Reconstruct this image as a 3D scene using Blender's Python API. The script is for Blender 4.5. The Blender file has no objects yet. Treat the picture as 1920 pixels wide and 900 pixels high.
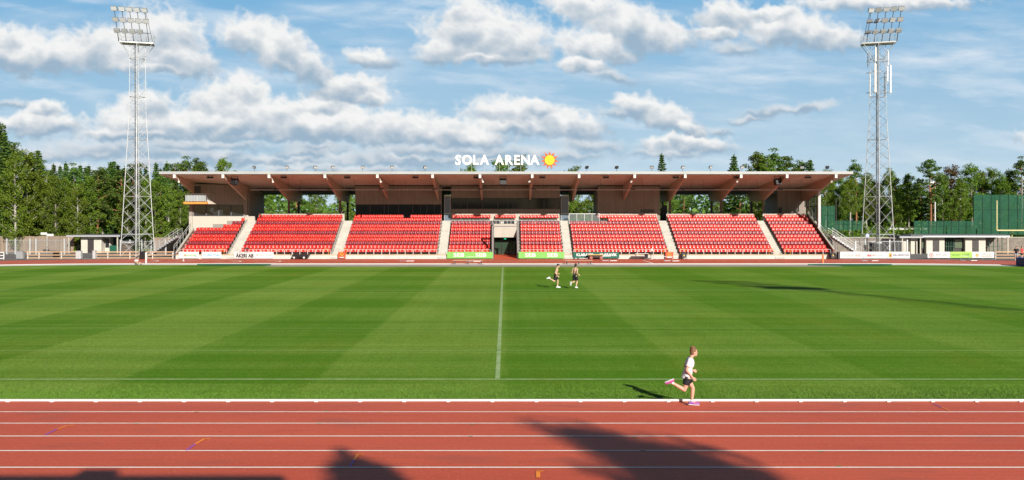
import bpy, bmesh, math, random
import numpy as np
from mathutils import Vector, Matrix
random.seed(7)
R = math.radians
sc = bpy.context.scene
col = sc.collection

# ------------------------------------------------------------------ camera
F, HY, VX, CZ = 1572.0, 414.0, 947.0, 4.95
cam_d = bpy.data.cameras.new('camera'); cam = bpy.data.objects.new('camera', cam_d); col.objects.link(cam)
cam.location = (0, 0, CZ); cam.rotation_euler = (R(90), 0, 0)
cam_d.sensor_width = 36; cam_d.lens = 36 * F / 1920
cam_d.shift_x = (960 - VX) / 1920; cam_d.shift_y = -(450 - HY) / 1920
cam_d.clip_start = .1; cam_d.clip_end = 6000
sc.camera = cam
def PX(px, Y): return (px - VX) / F * Y
def PZ(py, Y): return CZ + (HY - py) / F * Y
def GY(py): return CZ * F / (py - HY)

# ------------------------------------------------------------------ light
SUN_EL, SUN_AZ = 26.0, 25.5          # shadows run 25.5 deg to the left of +Y
L = bpy.data.lights.new('sun', 'SUN'); L.energy = 5.0; L.angle = R(.53); L.color = (1.0, .93, .83)
sun = bpy.data.objects.new('sun', L); col.objects.link(sun)
sd = Vector((math.sin(R(SUN_AZ)) * math.cos(R(SUN_EL)), -math.cos(R(SUN_AZ)) * math.cos(R(SUN_EL)), math.sin(R(SUN_EL))))
sun.rotation_euler = sd.to_track_quat('Z', 'Y').to_euler(); sun.location = (20, -40, 60)
sc.view_settings.view_transform = 'Standard'; sc.view_settings.look = 'None'
sc.view_settings.exposure = 0.3; sc.view_settings.gamma = 1; sc.view_settings.use_curve_mapping = False
sc.cycles.max_bounces = 6; sc.cycles.diffuse_bounces = 3; sc.cycles.glossy_bounces = 3; sc.cycles.transparent_max_bounces = 12
sc.cycles.use_denoising = True

world = bpy.data.worlds.new('World'); sc.world = world; world.use_nodes = True
nt = world.node_tree; N = nt.nodes; LK = nt.links
for n in list(N): N.remove(n)
def nd(t, **k):
    n = N.new(t)
    for a, b in k.items(): setattr(n, a, b)
    return n
def val(x, s):
    if isinstance(x, (int, float)): s.default_value = x
    else: LK.new(x, s)
def M(op, a, b=0.0, c=None, clamp=False):
    n = nd('ShaderNodeMath', operation=op, use_clamp=clamp); val(a, n.inputs[0]); val(b, n.inputs[1])
    if c is not None: val(c, n.inputs[2])
    return n.outputs[0]
def VM(op, a, b):
    n = nd('ShaderNodeVectorMath', operation=op); LK.new(a, n.inputs[0])
    if isinstance(b, tuple): n.inputs[1].default_value = b
    else: LK.new(b, n.inputs[1])
    return n.outputs[0]
def MIX(f, a, b):
    n = nd('ShaderNodeMix', data_type='RGBA'); val(f, n.inputs[0])
    for x, s in ((a, n.inputs[6]), (b, n.inputs[7])):
        if isinstance(x, tuple): s.default_value = (*x, 1)
        else: LK.new(x, s)
    return n.outputs[2]
def SMOOTH(x, lo, hi):
    n = nd('ShaderNodeMapRange', interpolation_type='SMOOTHSTEP'); LK.new(x, n.inputs[0])
    n.inputs[1].default_value = lo; n.inputs[2].default_value = hi; return n.outputs[0]
def NOISE(v, scale, detail=6, rough=.55, w=None):
    n = nd('ShaderNodeTexNoise', noise_dimensions='2D'); LK.new(v, n.inputs['Vector'])
    n.inputs['Scale'].default_value = scale; n.inputs['Detail'].default_value = detail; n.inputs['Roughness'].default_value = rough
    return n
geo = nd('ShaderNodeTexCoord')
sx = nd('ShaderNodeSeparateXYZ'); LK.new(geo.outputs['Generated'], sx.inputs[0])
yy = M('MAXIMUM', sx.outputs[1], .12)
U = M('DIVIDE', sx.outputs[0], yy); V = M('DIVIDE', sx.outputs[2], yy)
cx = nd('ShaderNodeCombineXYZ'); LK.new(U, cx.inputs[0]); LK.new(V, cx.inputs[1])
P0 = VM('SCALE', cx.outputs[0], (0, 0, 0)); P0.node.inputs['Scale'].default_value = F / 100.0     # 1 unit = 100 photo px of sky angle
sky = nd('ShaderNodeTexSky', sky_type='NISHITA', sun_disc=False)
sky.sun_elevation = R(SUN_EL); sky.sun_rotation = R(180 - SUN_AZ); sky.altitude = 50; sky.air_density = 1.0; sky.dust_density = .6; sky.ozone_density = 1.5
skyc = VM('SCALE', sky.outputs[0], (0, 0, 0)); skyc.node.inputs['Scale'].default_value = .034
low = nd('ShaderNodeMapRange'); LK.new(V, low.inputs[0]); low.inputs[1].default_value = .02; low.inputs[2].default_value = .28
blue = MIX(low.outputs[0], (.56, .74, .86), (.19, .475, .77))
ahead = M('MULTIPLY', SMOOTH(sx.outputs[1], .25, .75), M('SUBTRACT', 1.0, SMOOTH(sx.outputs[2], .35, .7)))
skyall = MIX(M('MULTIPLY', ahead, .88), skyc, blue)
bg = nd('ShaderNodeBackground'); LK.new(skyall, bg.inputs[0]); bg.inputs[1].default_value = .82
wo = nd('ShaderNodeOutputWorld'); LK.new(bg.outputs[0], wo.inputs[0])

# ------------------------------------------------------------------ helpers
def tag(o, label=None, cat=None, group=None, kind=None):
    if label: o['label'] = label
    if cat: o['category'] = cat
    if group: o['group'] = group
    if kind: o['kind'] = kind
    return o
def wloc(o):
    v = Vector((0, 0, 0))
    while o is not None:
        v = v + o.location; o = o.parent
    return v
def empty(name, loc=(0, 0, 0), rz=0, label=None, cat=None, group=None, parent=None):
    o = bpy.data.objects.new(name, None); col.objects.link(o); o.location = loc; o.rotation_euler = (0, 0, rz)
    o.empty_display_size = .3; o.parent = parent
    return tag(o, label, cat, group)
class MB:
    def __init__(s): s.v = []; s.f = []; s.m = []; s.mi = 0; s.T = None
    def add(s, vs, fs):
        b = len(s.v)
        if s.T is not None: vs = [tuple(s.T @ Vector(p)) for p in vs]
        s.v += [tuple(p) for p in vs]; s.f += [tuple(i + b for i in f) for f in fs]; s.m += [s.mi] * len(fs); return s
    def box(s, x0, x1, y0, y1, z0, z1):
        return s.add([(x0,y0,z0),(x1,y0,z0),(x1,y1,z0),(x0,y1,z0),(x0,y0,z1),(x1,y0,z1),(x1,y1,z1),(x0,y1,z1)],
                     [(0,3,2,1),(4,5,6,7),(0,1,5,4),(1,2,6,5),(2,3,7,6),(3,0,4,7)])
    def cbox(s, c, d, rz=0, rx=0, ry=0):
        m = Matrix.Translation(c) @ Matrix.Rotation(rz, 4, 'Z') @ Matrix.Rotation(rx, 4, 'X') @ Matrix.Rotation(ry, 4, 'Y')
        x, y, z = d[0] / 2, d[1] / 2, d[2] / 2
        vs = [m @ Vector(p) for p in [(-x,-y,-z),(x,-y,-z),(x,y,-z),(-x,y,-z),(-x,-y,z),(x,-y,z),(x,y,z),(-x,y,z)]]
        return s.add(vs, [(0,3,2,1),(4,5,6,7),(0,1,5,4),(1,2,6,5),(2,3,7,6),(3,0,4,7)])
    def tube(s, p, q, r, r2=None, n=6):
        p, q = Vector(p), Vector(q); r2 = r if r2 is None else r2; d = (q - p)
        if d.length < 1e-6: return s
        d.normalize(); a = d.orthogonal().normalized(); b = d.cross(a)
        vs = []
        for c, rr in ((p, r), (q, r2)):
            for i in range(n):
                t = 2 * math.pi * (i + .5) / n; vs.append(c + (a * math.cos(t) + b * math.sin(t)) * rr)
        fs = [(i, (i + 1) % n, n + (i + 1) % n, n + i) for i in range(n)] + [tuple(range(n))[::-1], tuple(range(n, 2 * n))]
        return s.add(vs, fs)
    def path(s, pts, r, n=6):
        for a, b in zip(pts[:-1], pts[1:]): s.tube(a, b, r, n=n)
        return s
    def prismX(s, poly, x0, x1):      # poly of (y, z)
        n = len(poly); vs = [(x0, y, z) for y, z in poly] + [(x1, y, z) for y, z in poly]
        return s.add(vs, [(i, (i + 1) % n, n + (i + 1) % n, n + i) for i in range(n)] + [tuple(range(n))[::-1], tuple(range(n, 2 * n))])
    def prismY(s, poly, y0, y1):      # poly of (x, z)
        n = len(poly); vs = [(x, y0, z) for x, z in poly] + [(x, y1, z) for x, z in poly]
        return s.add(vs, [(i, (i + 1) % n, n + (i + 1) % n, n + i) for i in range(n)] + [tuple(range(n))[::-1], tuple(range(n, 2 * n))])
    def prismZ(s, poly, z0, z1):
        n = len(poly); vs = [(x, y, z0) for x, y in poly] + [(x, y, z1) for x, y in poly]
        return s.add(vs, [(i, (i + 1) % n, n + (i + 1) % n, n + i) for i in range(n)] + [tuple(range(n))[::-1], tuple(range(n, 2 * n))])
    def quad(s, *p): return s.add(p, [tuple(range(len(p)))])
    def ell(s, c, r, nu=12, nv=8, rot=None):
        vs = []; fs = []; m = rot or Matrix.Identity(3)
        for j in range(nv + 1):
            ph = math.pi * j / nv
            for i in range(nu):
                t = 2 * math.pi * i / nu
                vs.append(Vector(c) + m @ Vector((r[0]*math.sin(ph)*math.cos(t), r[1]*math.sin(ph)*math.sin(t), r[2]*math.cos(ph))))
        for j in range(nv):
            for i in range(nu):
                a = j*nu+i; b = j*nu+(i+1) % nu; fs.append((a, a+nu, b+nu, b))
        return s.add(vs, fs)
    def build(s, name, mat, parent=None, world=False, smooth=False, bevel=0):
        me = bpy.data.meshes.new(name)
        off = wloc(parent) if (world and parent is not None) else Vector((0, 0, 0))
        me.from_pydata([(p[0]-off.x, p[1]-off.y, p[2]-off.z) for p in s.v], [], s.f)
        mats = mat if isinstance(mat, (list, tuple)) else [mat]
        for m in mats: me.materials.append(m)
        if len(mats) > 1: me.polygons.foreach_set('material_index', s.m)
        bm = bmesh.new(); bm.from_mesh(me); bmesh.ops.recalc_face_normals(bm, faces=bm.faces); bm.to_mesh(me); bm.free()
        if smooth: me.polygons.foreach_set('use_smooth', [True] * len(me.polygons))
        me.update()
        o = bpy.data.objects.new(name, me); col.objects.link(o)
        if parent is not None: o.parent = parent
        if bevel:
            b = o.modifiers.new('b', 'BEVEL'); b.width = bevel; b.segments = 2; b.limit_method = 'ANGLE'
        return o
def rep(o, loc, rz=None, label=None, group=None, scale=None, link_children=True):
    c = o.copy(); col.objects.link(c); c.location = loc
    if rz is not None: c.rotation_euler = (0, 0, rz)
    if scale is not None: c.scale = scale
    if label: c['label'] = label
    if group: c['group'] = group
    for ch in list(o.children):
        d = ch.copy(); col.objects.link(d); d.parent = c
        for g in list(ch.children):
            e = g.copy(); col.objects.link(e); e.parent = d
    return c

_mats = {}
def mat(name, c, rough=.6, metal=0, noise=None, bump=None, spec=.5, alpha=None, trans=0, c2=None, stretch=None, em=None):
    """noise = (scale, amount) colour variation, c2 = second colour, bump = (scale, strength)"""
    if name in _mats: return _mats[name]
    m = bpy.data.materials.new(name); m.use_nodes = True; t = m.node_tree; b = t.nodes['Principled BSDF']
    b.inputs['Base Color'].default_value = (*c, 1); b.inputs['Roughness'].default_value = rough; b.inputs['Metallic'].default_value = metal
    b.inputs['Specular IOR Level'].default_value = spec; b.inputs['Transmission Weight'].default_value = trans
    if alpha is not None: b.inputs['Alpha'].default_value = alpha
    if noise or bump:
        tc = t.nodes.new('ShaderNodeTexCoord'); mp = t.nodes.new('ShaderNodeMapping'); t.links.new(tc.outputs['Object'], mp.inputs[0])
        if stretch: mp.inputs['Scale'].default_value = stretch
    if noise:
        n = t.nodes.new('ShaderNodeTexNoise'); n.inputs['Scale'].default_value = noise[0]; n.inputs['Detail'].default_value = 6; n.inputs['Roughness'].default_value = .65
        t.links.new(mp.outputs[0], n.inputs[0])
        mx = t.nodes.new('ShaderNodeMix'); mx.data_type = 'RGBA'; r = t.nodes.new('ShaderNodeMapRange')
        r.inputs[1].default_value = .3; r.inputs[2].default_value = .7; t.links.new(n.outputs[0], r.inputs[0]); t.links.new(r.outputs[0], mx.inputs[0])
        a = noise[1]; d = c2 or tuple(x * (1 - a) for x in c); e = c if c2 else tuple(min(1, x * (1 + a)) for x in c)
        mx.inputs[6].default_value = (*d, 1); mx.inputs[7].default_value = (*e, 1); t.links.new(mx.outputs[2], b.inputs['Base Color'])
    if bump:
        n = t.nodes.new('ShaderNodeTexNoise'); n.inputs['Scale'].default_value = bump[0]; n.inputs['Detail'].default_value = 4
        t.links.new(mp.outputs[0], n.inputs[0]); bp = t.nodes.new('ShaderNodeBump'); bp.inputs['Strength'].default_value = bump[1]
        bp.inputs['Distance'].default_value = .02; t.links.new(n.outputs[0], bp.inputs['Height']); t.links.new(bp.outputs[0], b.inputs['Normal'])
    if em: b.inputs['Emission Color'].default_value = (*em[0], 1); b.inputs['Emission Strength'].default_value = em[1]
    _mats[name] = m; return m
def slat_mat(name, c, c2, period, axis=0, rough=.7, duty=.18):
    """boards with a dark joint every `period` metres along an axis plus colour variation per board"""
    if name in _mats: return _mats[name]
    m = bpy.data.materials.new(name); m.use_nodes = True; t = m.node_tree; b = t.nodes['Principled BSDF']; b.inputs['Roughness'].default_value = rough
    tc = t.nodes.new('ShaderNodeTexCoord'); s = t.nodes.new('ShaderNodeSeparateXYZ'); t.links.new(tc.outputs['Object'], s.inputs[0])
    d = t.nodes.new('ShaderNodeMath'); d.operation = 'DIVIDE'; t.links.new(s.outputs[axis], d.inputs[0]); d.inputs[1].default_value = period
    fl = t.nodes.new('ShaderNodeMath'); fl.operation = 'FLOOR'; t.links.new(d.outputs[0], fl.inputs[0])
    fr = t.nodes.new('ShaderNodeMath'); fr.operation = 'FRACT'; t.links.new(d.outputs[0], fr.inputs[0])
    wn = t.nodes.new('ShaderNodeTexWhiteNoise'); wn.noise_dimensions = '1D'; t.links.new(fl.outputs[0], wn.inputs['W'])
    ns = t.nodes.new('ShaderNodeTexNoise'); ns.inputs['Scale'].default_value = 1.3; ns.inputs['Detail'].default_value = 5; t.links.new(tc.outputs['Object'], ns.inputs[0])
    ad = t.nodes.new('ShaderNodeMath'); ad.operation = 'MULTIPLY_ADD'; t.links.new(wn.outputs[0], ad.inputs[0]); ad.inputs[1].default_value = .5; t.links.new(ns.outputs[0], ad.inputs[2])
    mr = t.nodes.new('ShaderNodeMapRange'); mr.inputs[1].default_value = .3; mr.inputs[2].default_value = 1.1; t.links.new(ad.outputs[0], mr.inputs[0])
    mx = t.nodes.new('ShaderNodeMix'); mx.data_type = 'RGBA'; t.links.new(mr.outputs[0], mx.inputs[0]); mx.inputs[6].default_value = (*c, 1); mx.inputs[7].default_value = (*c2, 1)
    lt = t.nodes.new('ShaderNodeMath'); lt.operation = 'LESS_THAN'; t.links.new(fr.outputs[0], lt.inputs[0]); lt.inputs[1].default_value = duty
    m2 = t.nodes.new('ShaderNodeMix'); m2.data_type = 'RGBA'; t.links.new(lt.outputs[0], m2.inputs[0]); t.links.new(mx.outputs[2], m2.inputs[6]); m2.inputs[7].default_value = (*[x * .35 for x in c], 1)
    t.links.new(m2.outputs[2], b.inputs['Base Color'])
    _mats[name] = m; return m

white = mat('white_paint', (.70, .70, .68), .5, noise=(1.5, .06))
galv = mat('galvanised_steel', (.48, .50, .52), .45, .5, noise=(4, .12))
galv_l = mat('light_steel', (.62, .64, .65), .45, .3, noise=(3, .1))
dgrey = mat('dark_grey_metal', (.06, .062, .07), .5, .2, noise=(3, .15))
black = mat('black_plastic', (.015, .015, .017), .45)
concrete = mat('pale_concrete', (.44, .42, .375), .85, noise=(.9, .13), bump=(30, .2))
concrete_d = mat('riser_concrete', (.40, .385, .35), .9, noise=(1.2, .2), bump=(20, .2))
plaster = slat_mat('cream_panel', (.50, .46, .40), (.56, .515, .45), .12, 0, duty=.10)
ply = mat('ceiling_plywood', (.62, .58, .48), .6, noise=(.35, .10))
glulam = mat('glulam', (.50, .39, .30), .55, noise=(1.2, .10), stretch=(6, .4, 6))
cladding = slat_mat('brown_batten_cladding', (.27, .235, .205), (.37, .32, .28), .14, 0, duty=.22)
glass_d = mat('dark_glass', (.018, .024, .028), .06, spec=.6)
glass_b = mat('blue_grey_glass', (.16, .21, .27), .12, spec=.6)
wood_rail = mat('pale_timber', (.58, .37, .21), .7, noise=(2, .15), stretch=(.4, 4, 4))
orange_w = mat('orange_timber', (.72, .30, .06), .6, noise=(2, .1))

# ------------------------------------------------------------------ cloud layer far above the woods (part of the sky)
def vnoise(x, y, seed):
    xi = np.floor(x).astype(np.int64); yi = np.floor(y).astype(np.int64); xf = x-xi; yf = y-yi
    def h(a, b):
        n = (a*374761393 + b*668265263 + seed*974634777) & 0xffffffff
        n = ((n ^ (n >> 13)) * 1274126177) & 0xffffffff; n = n ^ (n >> 16)
        t = (n & 0xffff)/65535.0*2*np.pi; return np.cos(t), np.sin(t)
    u = xf*xf*xf*(xf*(xf*6-15)+10); v = yf*yf*yf*(yf*(yf*6-15)+10)
    def g(dx, dy):
        cx, cy = h(xi+dx, yi+dy); return cx*(xf-dx)+cy*(yf-dy)
    a = g(0,0)*(1-u)+g(1,0)*u; b = g(0,1)*(1-u)+g(1,1)*u
    return (a*(1-v)+b*v)*1.5
def fbm(x, y, o, seed, gain=.5, billow=False):
    s = 0; a = 1; t = 0
    for i in range(o):
        n = vnoise(x, y, seed+i); s = s + a*((1-2*np.abs(n)) if billow else n); t += a; a *= gain; x = x*2.03+11.3; y = y*2.03-7.1
    return s/t
CL = [(45,105,95,36,0),(20,82,60,28,0),(100,110,60,30,0),(215,100,110,42,0),(300,72,75,46,12),(330,112,72,30,14),(285,128,110,14,3),
      (468,72,55,36,15),(520,92,72,40,28),(570,128,48,34,32),(655,174,68,26,0),(690,186,42,14,0),(620,180,40,12,0),
      (905,72,100,50,0),(880,35,45,34,0),(955,85,78,38,0),(840,95,55,26,0),(905,108,118,14,0),
      (1120,92,70,30,8),(1100,18,72,28,12),(1165,48,90,36,15),(1235,70,58,34,8),(1090,125,45,14,8),(1150,146,52,9,12),
      (1365,35,55,28,0),(1345,62,40,14,0),(1475,60,72,34,0),(1535,70,75,26,10),(1450,28,60,14,0),(1378,92,42,12,10),
      (85,236,72,22,0),(85,212,32,20,0),(25,198,28,8,0),(15,238,40,14,0),
      (245,232,58,34,0),(270,208,48,34,0),(420,200,72,44,0),(455,178,42,34,0),(380,235,140,26,0),(500,222,90,36,0),(590,236,120,34,0),
      (600,206,70,18,0),(700,242,120,32,4),(810,250,105,26,4),(880,262,70,16,4),(250,252,90,14,0),(540,258,330,12,0),
      (721, 303, 160, 11, 6),(510, 304, 164, 10, 0),(880, 304, 93, 8, 0),(81, 291, 71, 14, 3),(896, 285, 104, 10, 0),(597, 278, 63, 9, 0),(195, 282, 118, 15, 3),(178, 287, 111, 14, 0),(670, 319, 176, 11, 3),(394, 273, 115, 11, 3),(583, 287, 55, 14, 3),(335, 275, 74, 14, 0),(684, 296, 58, 16, 0),(337, 319, 121, 9, 3),(558, 290, 55, 9, 0),(934, 303, 94, 7, 3),(334, 289, 89, 15, 0),(760, 301, 118, 7, 3),(71, 319, 115, 9, 0),(904, 288, 90, 11, 3),(778, 287, 95, 14, 3),(141, 321, 87, 11, 6),(11, 318, 154, 8, 3),(401, 294, 58, 16, 0),(314, 312, 102, 11, 6),(610, 319, 159, 6, 3),
      (950,216,68,27,5),(1000,206,48,18,10),(1060,236,68,26,12),(980,240,100,16,5),(1110,274,56,12,5),(1030,292,90,13,0),
      (1195,202,44,22,12),(1240,220,62,26,20),(1290,244,38,13,20),(1160,216,40,8,5),(1350,247,20,7,5),
      (1285,270,68,15,0),(1250,287,58,9,0),(1335,280,38,10,0),
      (1450,212,58,9,-10),(1520,203,44,8,-12),(1400,226,30,6,0),(1650,8,140,14,0),(1720,6,90,10,0),
      (700,114,42,16,12),
      (2080,130,90,40,0),(2050,260,120,24,0),(-120,150,90,40,0),(-160,260,120,26,0),(2250,60,120,50,0),(-300,70,120,50,0)]
W = {(905,108,118,14,0):.9}
def clouds(px, py, CL):
    X = px/100; Y = py/100
    wx = fbm(X*1.3, Y*1.6, 3, 1)*15; wy = fbm(X*1.3+40, Y*1.6, 3, 2)*10
    wx += fbm(X*4, Y*4, 3, 3)*9; wy += fbm(X*4+9, Y*4, 3, 4)*9
    qx, qy = px+wx, py+wy
    E = np.full(px.shape, -9.0); VS = np.zeros(px.shape); WS = np.full(px.shape, 1e-9)
    for c in CL:
        x, y, a, b, t = c; t = np.radians(t); a = a*1.18; b = b*1.28
        dx, dy = qx-x, qy-y; u = dx*np.cos(t)+dy*np.sin(t); v = -dx*np.sin(t)+dy*np.cos(t)
        v2 = np.where(v > 0, v*1.3, v)
        d = 1-np.sqrt((u/a)**2+(v2/b)**2)
        w = np.exp(np.clip(d, -2, 1)*7)*(b/30)**.5; VS += w*np.clip(dy/b, -1.3, 1.3); WS += w
        k = .12; h = np.clip(.5+.5*(d-E)/k, 0, 1); E = E*(1-h)+d*h+k*h*(1-h)
    vv = VS/WS
    bil = fbm(X*3.2, Y*3.4, 5, 20, .48, True); ff = fbm(X*3.0, Y*3.4, 7, 30, .50)
    H = E*1.25 + (bil-.30)*.38 + ff*.26*(1+1.2*np.clip(vv,0,1))
    return E, H, vv, fbm(X*1.8, Y*2.2, 4, 25, .40, True), fbm(X*1.5, Y*2.0, 4, 31, .40)
def shade(px, py, step):
    soft = [c for c in CL if c[1] > 271 or (c[2] > 200) or (c[3] <= 12)]; hard = [c for c in CL if c not in soft]
    A1, C1 = layer(px, py, step, hard, False); A2, C2 = layer(px, py, step, soft, True)
    A3, C3 = veils(px, py)
    A = A1; P = C1*A1[...,None]
    for a, c in ((A2, C2), (A3, C3)): P = P + c*(a*(1-A))[...,None]; A = 1-(1-A)*(1-a)
    return A, P/np.maximum(A, 1e-4)[...,None]
def layer(px, py, step, CL, soft):
    E, H, vv, bil, ff = clouds(px, py, CL)
    def sm(x, a, b): x = np.clip((x-a)/(b-a), 0, 1); return x*x*(3-2*x)
    gy, gx = np.gradient(H, step); nlit = np.tanh((gy*.9 - gx*.5)*14)
    thick = np.clip(H, 0, .9)
    low = np.clip((py-150)/170, 0, 1)
    s = vv + (ff*.50) - (bil-.35)*.50 - nlit*(.03 if soft else .07)
    L = 1 - np.clip((s-(-1.3 if soft else -.98))/(1.68), 0, 1)
    L = L*(1-.15*sm(thick, .25, .8)*sm(vv, -.2, .5))
    alpha = sm(H, -.75, 1.1)*.95 if soft else sm(H, -.22, .50)**.85
    alpha = alpha*(.97-.35*sm(vv, .45, 1.1))
    lit = np.array([.86,.86,.85]) if not soft else np.array([.70,.73,.76]); mid = np.array([.55,.61,.67]); dark = np.array([.32,.44,.56])
    a1 = sm(L, .02, .42)[...,None]; a2 = sm(L, .28, .78)[...,None]
    C = dark*(1-a1)+mid*a1; C = C*(1-a2)+lit*a2
    C = C*(1+.05*nlit[...,None]*a2)
    return alpha, C
def veils(px, py):
    def sm(x, a, b): x = np.clip((x-a)/(b-a), 0, 1); return x*x*(3-2*x)
    X = px/100; Y = py/100
    v = fbm(X*.35+2, Y*1.9-.25*X, 6, 50, .55); v2 = fbm(X*.9, Y*5, 6, 60, .6)
    V = sm(v+.35*v2, -.15, .60)*.55
    for (x, y, a, b, w) in ((1370,140,260,20,.60),(1800,112,210,28,.65),(1480,45,300,40,.3),(700,110,110,60,.45),(760,20,150,26,.6),(620,20,120,24,.45),(120,55,180,40,.35),(1900,60,160,60,.35),(1000,300,400,30,.45),(1450,225,330,40,.3),(1650,300,400,40,.3),(400,320,500,16,.5)):
        g = np.exp(-(((px-x)/a)**2+((py-y+v*25)/b)**2)); V = np.maximum(V, g*w*(.8+1.3*v2+.5*v))
    V = np.clip(V, 0, .8)
    vc = np.array([.70,.78,.86])
    return V, np.broadcast_to(vc, px.shape+(3,))
def build_sky():
    st = 1.8; xs = np.arange(-330, 2260, st); ys = np.arange(-190, 414.1, st); px, py = np.meshgrid(xs, ys)
    A, C = shade(px, py, st); fade = np.clip((px+330)/150,0,1)*np.clip((2260-px)/150,0,1)*np.clip((py+190)/60,0,1); A = A*fade
    dx, dz = (px-VX)/F, (HY-py)/F; L_ = np.sqrt(dx*dx+1+dz*dz); Rr = 2400.0
    co = np.stack([dx/L_*Rr, 1/L_*Rr, dz/L_*Rr+CZ], -1).reshape(-1,3); ny, nx = px.shape
    i = (np.arange(ny-1)[:,None]*nx+np.arange(nx-1)[None]).reshape(-1); f = np.stack([i,i+1,i+1+nx,i+nx],1).astype(np.int32)
    keep = (A.reshape(-1)[f].max(1) > .004); f = f[keep]
    me = bpy.data.meshes.new('sky'); me.vertices.add(len(co)); me.vertices.foreach_set('co', co.ravel()); me.loops.add(f.size); me.loops.foreach_set('vertex_index', f.ravel())
    me.polygons.add(len(f)); me.polygons.foreach_set('loop_start', np.arange(0,f.size,4,dtype=np.int32)); me.update(calc_edges=True)
    at = me.color_attributes.new('cloud', 'FLOAT_COLOR', 'POINT'); at.data.foreach_set('color', np.concatenate([C, A[...,None]], -1).astype(np.float32).ravel())
    me.polygons.foreach_set('use_smooth', [True]*len(me.polygons))
    m = bpy.data.materials.new('cloud_light'); m.use_nodes = True; t = m.node_tree; t.nodes.clear()
    at_ = t.nodes.new('ShaderNodeAttribute'); at_.attribute_name = 'cloud'; em = t.nodes.new('ShaderNodeEmission'); tr = t.nodes.new('ShaderNodeBsdfTransparent'); mx = t.nodes.new('ShaderNodeMixShader'); o_ = t.nodes.new('ShaderNodeOutputMaterial')
    em.inputs[1].default_value = .85; t.links.new(at_.outputs['Color'], em.inputs[0]); t.links.new(at_.outputs['Alpha'], mx.inputs[0]); t.links.new(tr.outputs[0], mx.inputs[1]); t.links.new(em.outputs[0], mx.inputs[2]); t.links.new(mx.outputs[0], o_.inputs[0])
    m.cycles.emission_sampling = 'NONE'; me.materials.append(m)
    o = bpy.data.objects.new('sky', me); col.objects.link(o); o['kind'] = 'structure'; o.visible_shadow = True
build_sky()

# ------------------------------------------------------------------ ground
def struct(o, name=None): o['kind'] = 'structure'; return o
g_mat = mat('forest_floor', (.075, .085, .035), .95, noise=(.12, .4), c2=(.06, .05, .028), bump=(3, .4))
ground = struct(MB().quad((-2500,-600,0),(2500,-600,0),(2500,3500,0),(-2500,3500,0)).build('ground', g_mat))
asph = mat('asphalt', (.16, .155, .155), .9, noise=(.25, .22), bump=(40, .3))
struct(MB().quad((-130,-40,.004),(130,-40,.004),(130,134,.004),(-130,134,.004)).build('pavement', asph))
CY, RI, HX = 59.4, 36.5, 42.2
def oval(r, n=64, hx=HX):
    pts = []
    for i in range(n + 1):
        t = -math.pi/2 + math.pi * i / n; pts.append((hx + r * math.cos(t), CY + r * math.sin(t)))
    for i in range(n + 1):
        t = math.pi/2 + math.pi * i / n; pts.append((-hx + r * math.cos(t), CY + r * math.sin(t)))
    return pts
def ring(mb, r0, r1, z0, z1=None):
    a, b = oval(r0), oval(r1); n = len(a)
    if z1 is None:
        mb.add([(x, y, z0) for x, y in a] + [(x, y, z0) for x, y in b], [(i, (i+1) % n, n+(i+1) % n, n+i) for i in range(n)])
    else:
        v = [(x,y,z0) for x,y in a]+[(x,y,z0) for x,y in b]+[(x,y,z1) for x,y in a]+[(x,y,z1) for x,y in b]; f = []
        for i in range(n):
            j = (i+1) % n; f += [(i,j,n+j,n+i),(2*n+i,2*n+j,3*n+j,3*n+i),(i,j,2*n+j,2*n+i),(n+i,n+j,3*n+j,3*n+i)]
        mb.add(v, f)
    return mb
# track rubber
def track_material():
    m = bpy.data.materials.new('red_track_rubber'); m.use_nodes = True; t = m.node_tree; b = t.nodes['Principled BSDF']
    b.inputs['Roughness'].default_value = .62; b.inputs['Specular IOR Level'].default_value = .35
    tc = t.nodes.new('ShaderNodeTexCoord')
    def noise(s, det, stretch=None):
        n = t.nodes.new('ShaderNodeTexNoise'); n.inputs['Scale'].default_value = s; n.inputs['Detail'].default_value = det
        if stretch:
            mp = t.nodes.new('ShaderNodeMapping'); mp.inputs['Scale'].default_value = stretch; t.links.new(tc.outputs['Object'], mp.inputs[0]); t.links.new(mp.outputs[0], n.inputs[0])
        else: t.links.new(tc.outputs['Object'], n.inputs[0])
        return n.outputs[0]
    def mix(f, a, c, lo, hi):
        r = t.nodes.new('ShaderNodeMapRange'); r.inputs[1].default_value = lo; r.inputs[2].default_value = hi; t.links.new(f, r.inputs[0])
        mx = t.nodes.new('ShaderNodeMix'); mx.data_type = 'RGBA'; t.links.new(r.outputs[0], mx.inputs[0])
        for v, s in ((a, mx.inputs[6]), (c, mx.inputs[7])):
            if isinstance(v, tuple): s.default_value = (*v, 1)
            else: t.links.new(v, s)
        return mx.outputs[2]
    c = mix(noise(.35, 6, (.25, 1, 1)), (.55, .084, .036), (.64, .112, .048), .3, .7)
    c = mix(noise(3.0, 4, (.15, 2.2, 1)), c, (.45, .068, .030), .55, .85)
    c = mix(noise(16, 5), c, (.66, .19, .12), .56, .80)
    c = mix(noise(.9, 7, (.35, 1, 1)), c, (.44, .095, .055), .58, .75)
    c = mix(noise(11, 4), c, (.30, .055, .035), .62, .78)
    c = mix(noise(2.2, 8, (.03, 5, 1)), c, (.60, .17, .11), .62, .80)
    t.links.new(c, b.inputs['Base Color'])
    bp = t.nodes.new('ShaderNodeBump'); bp.inputs['Strength'].default_value = .35; bp.inputs['Distance'].default_value = .006
    t.links.new(noise(220, 2), bp.inputs['Height']); t.links.new(bp.outputs[0], b.inputs['Normal'])
    return m
rub = track_material()
tb = MB(); ring(tb, RI, RI + 12.3, .010)
struct(tb.build('running_track', rub))
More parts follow.
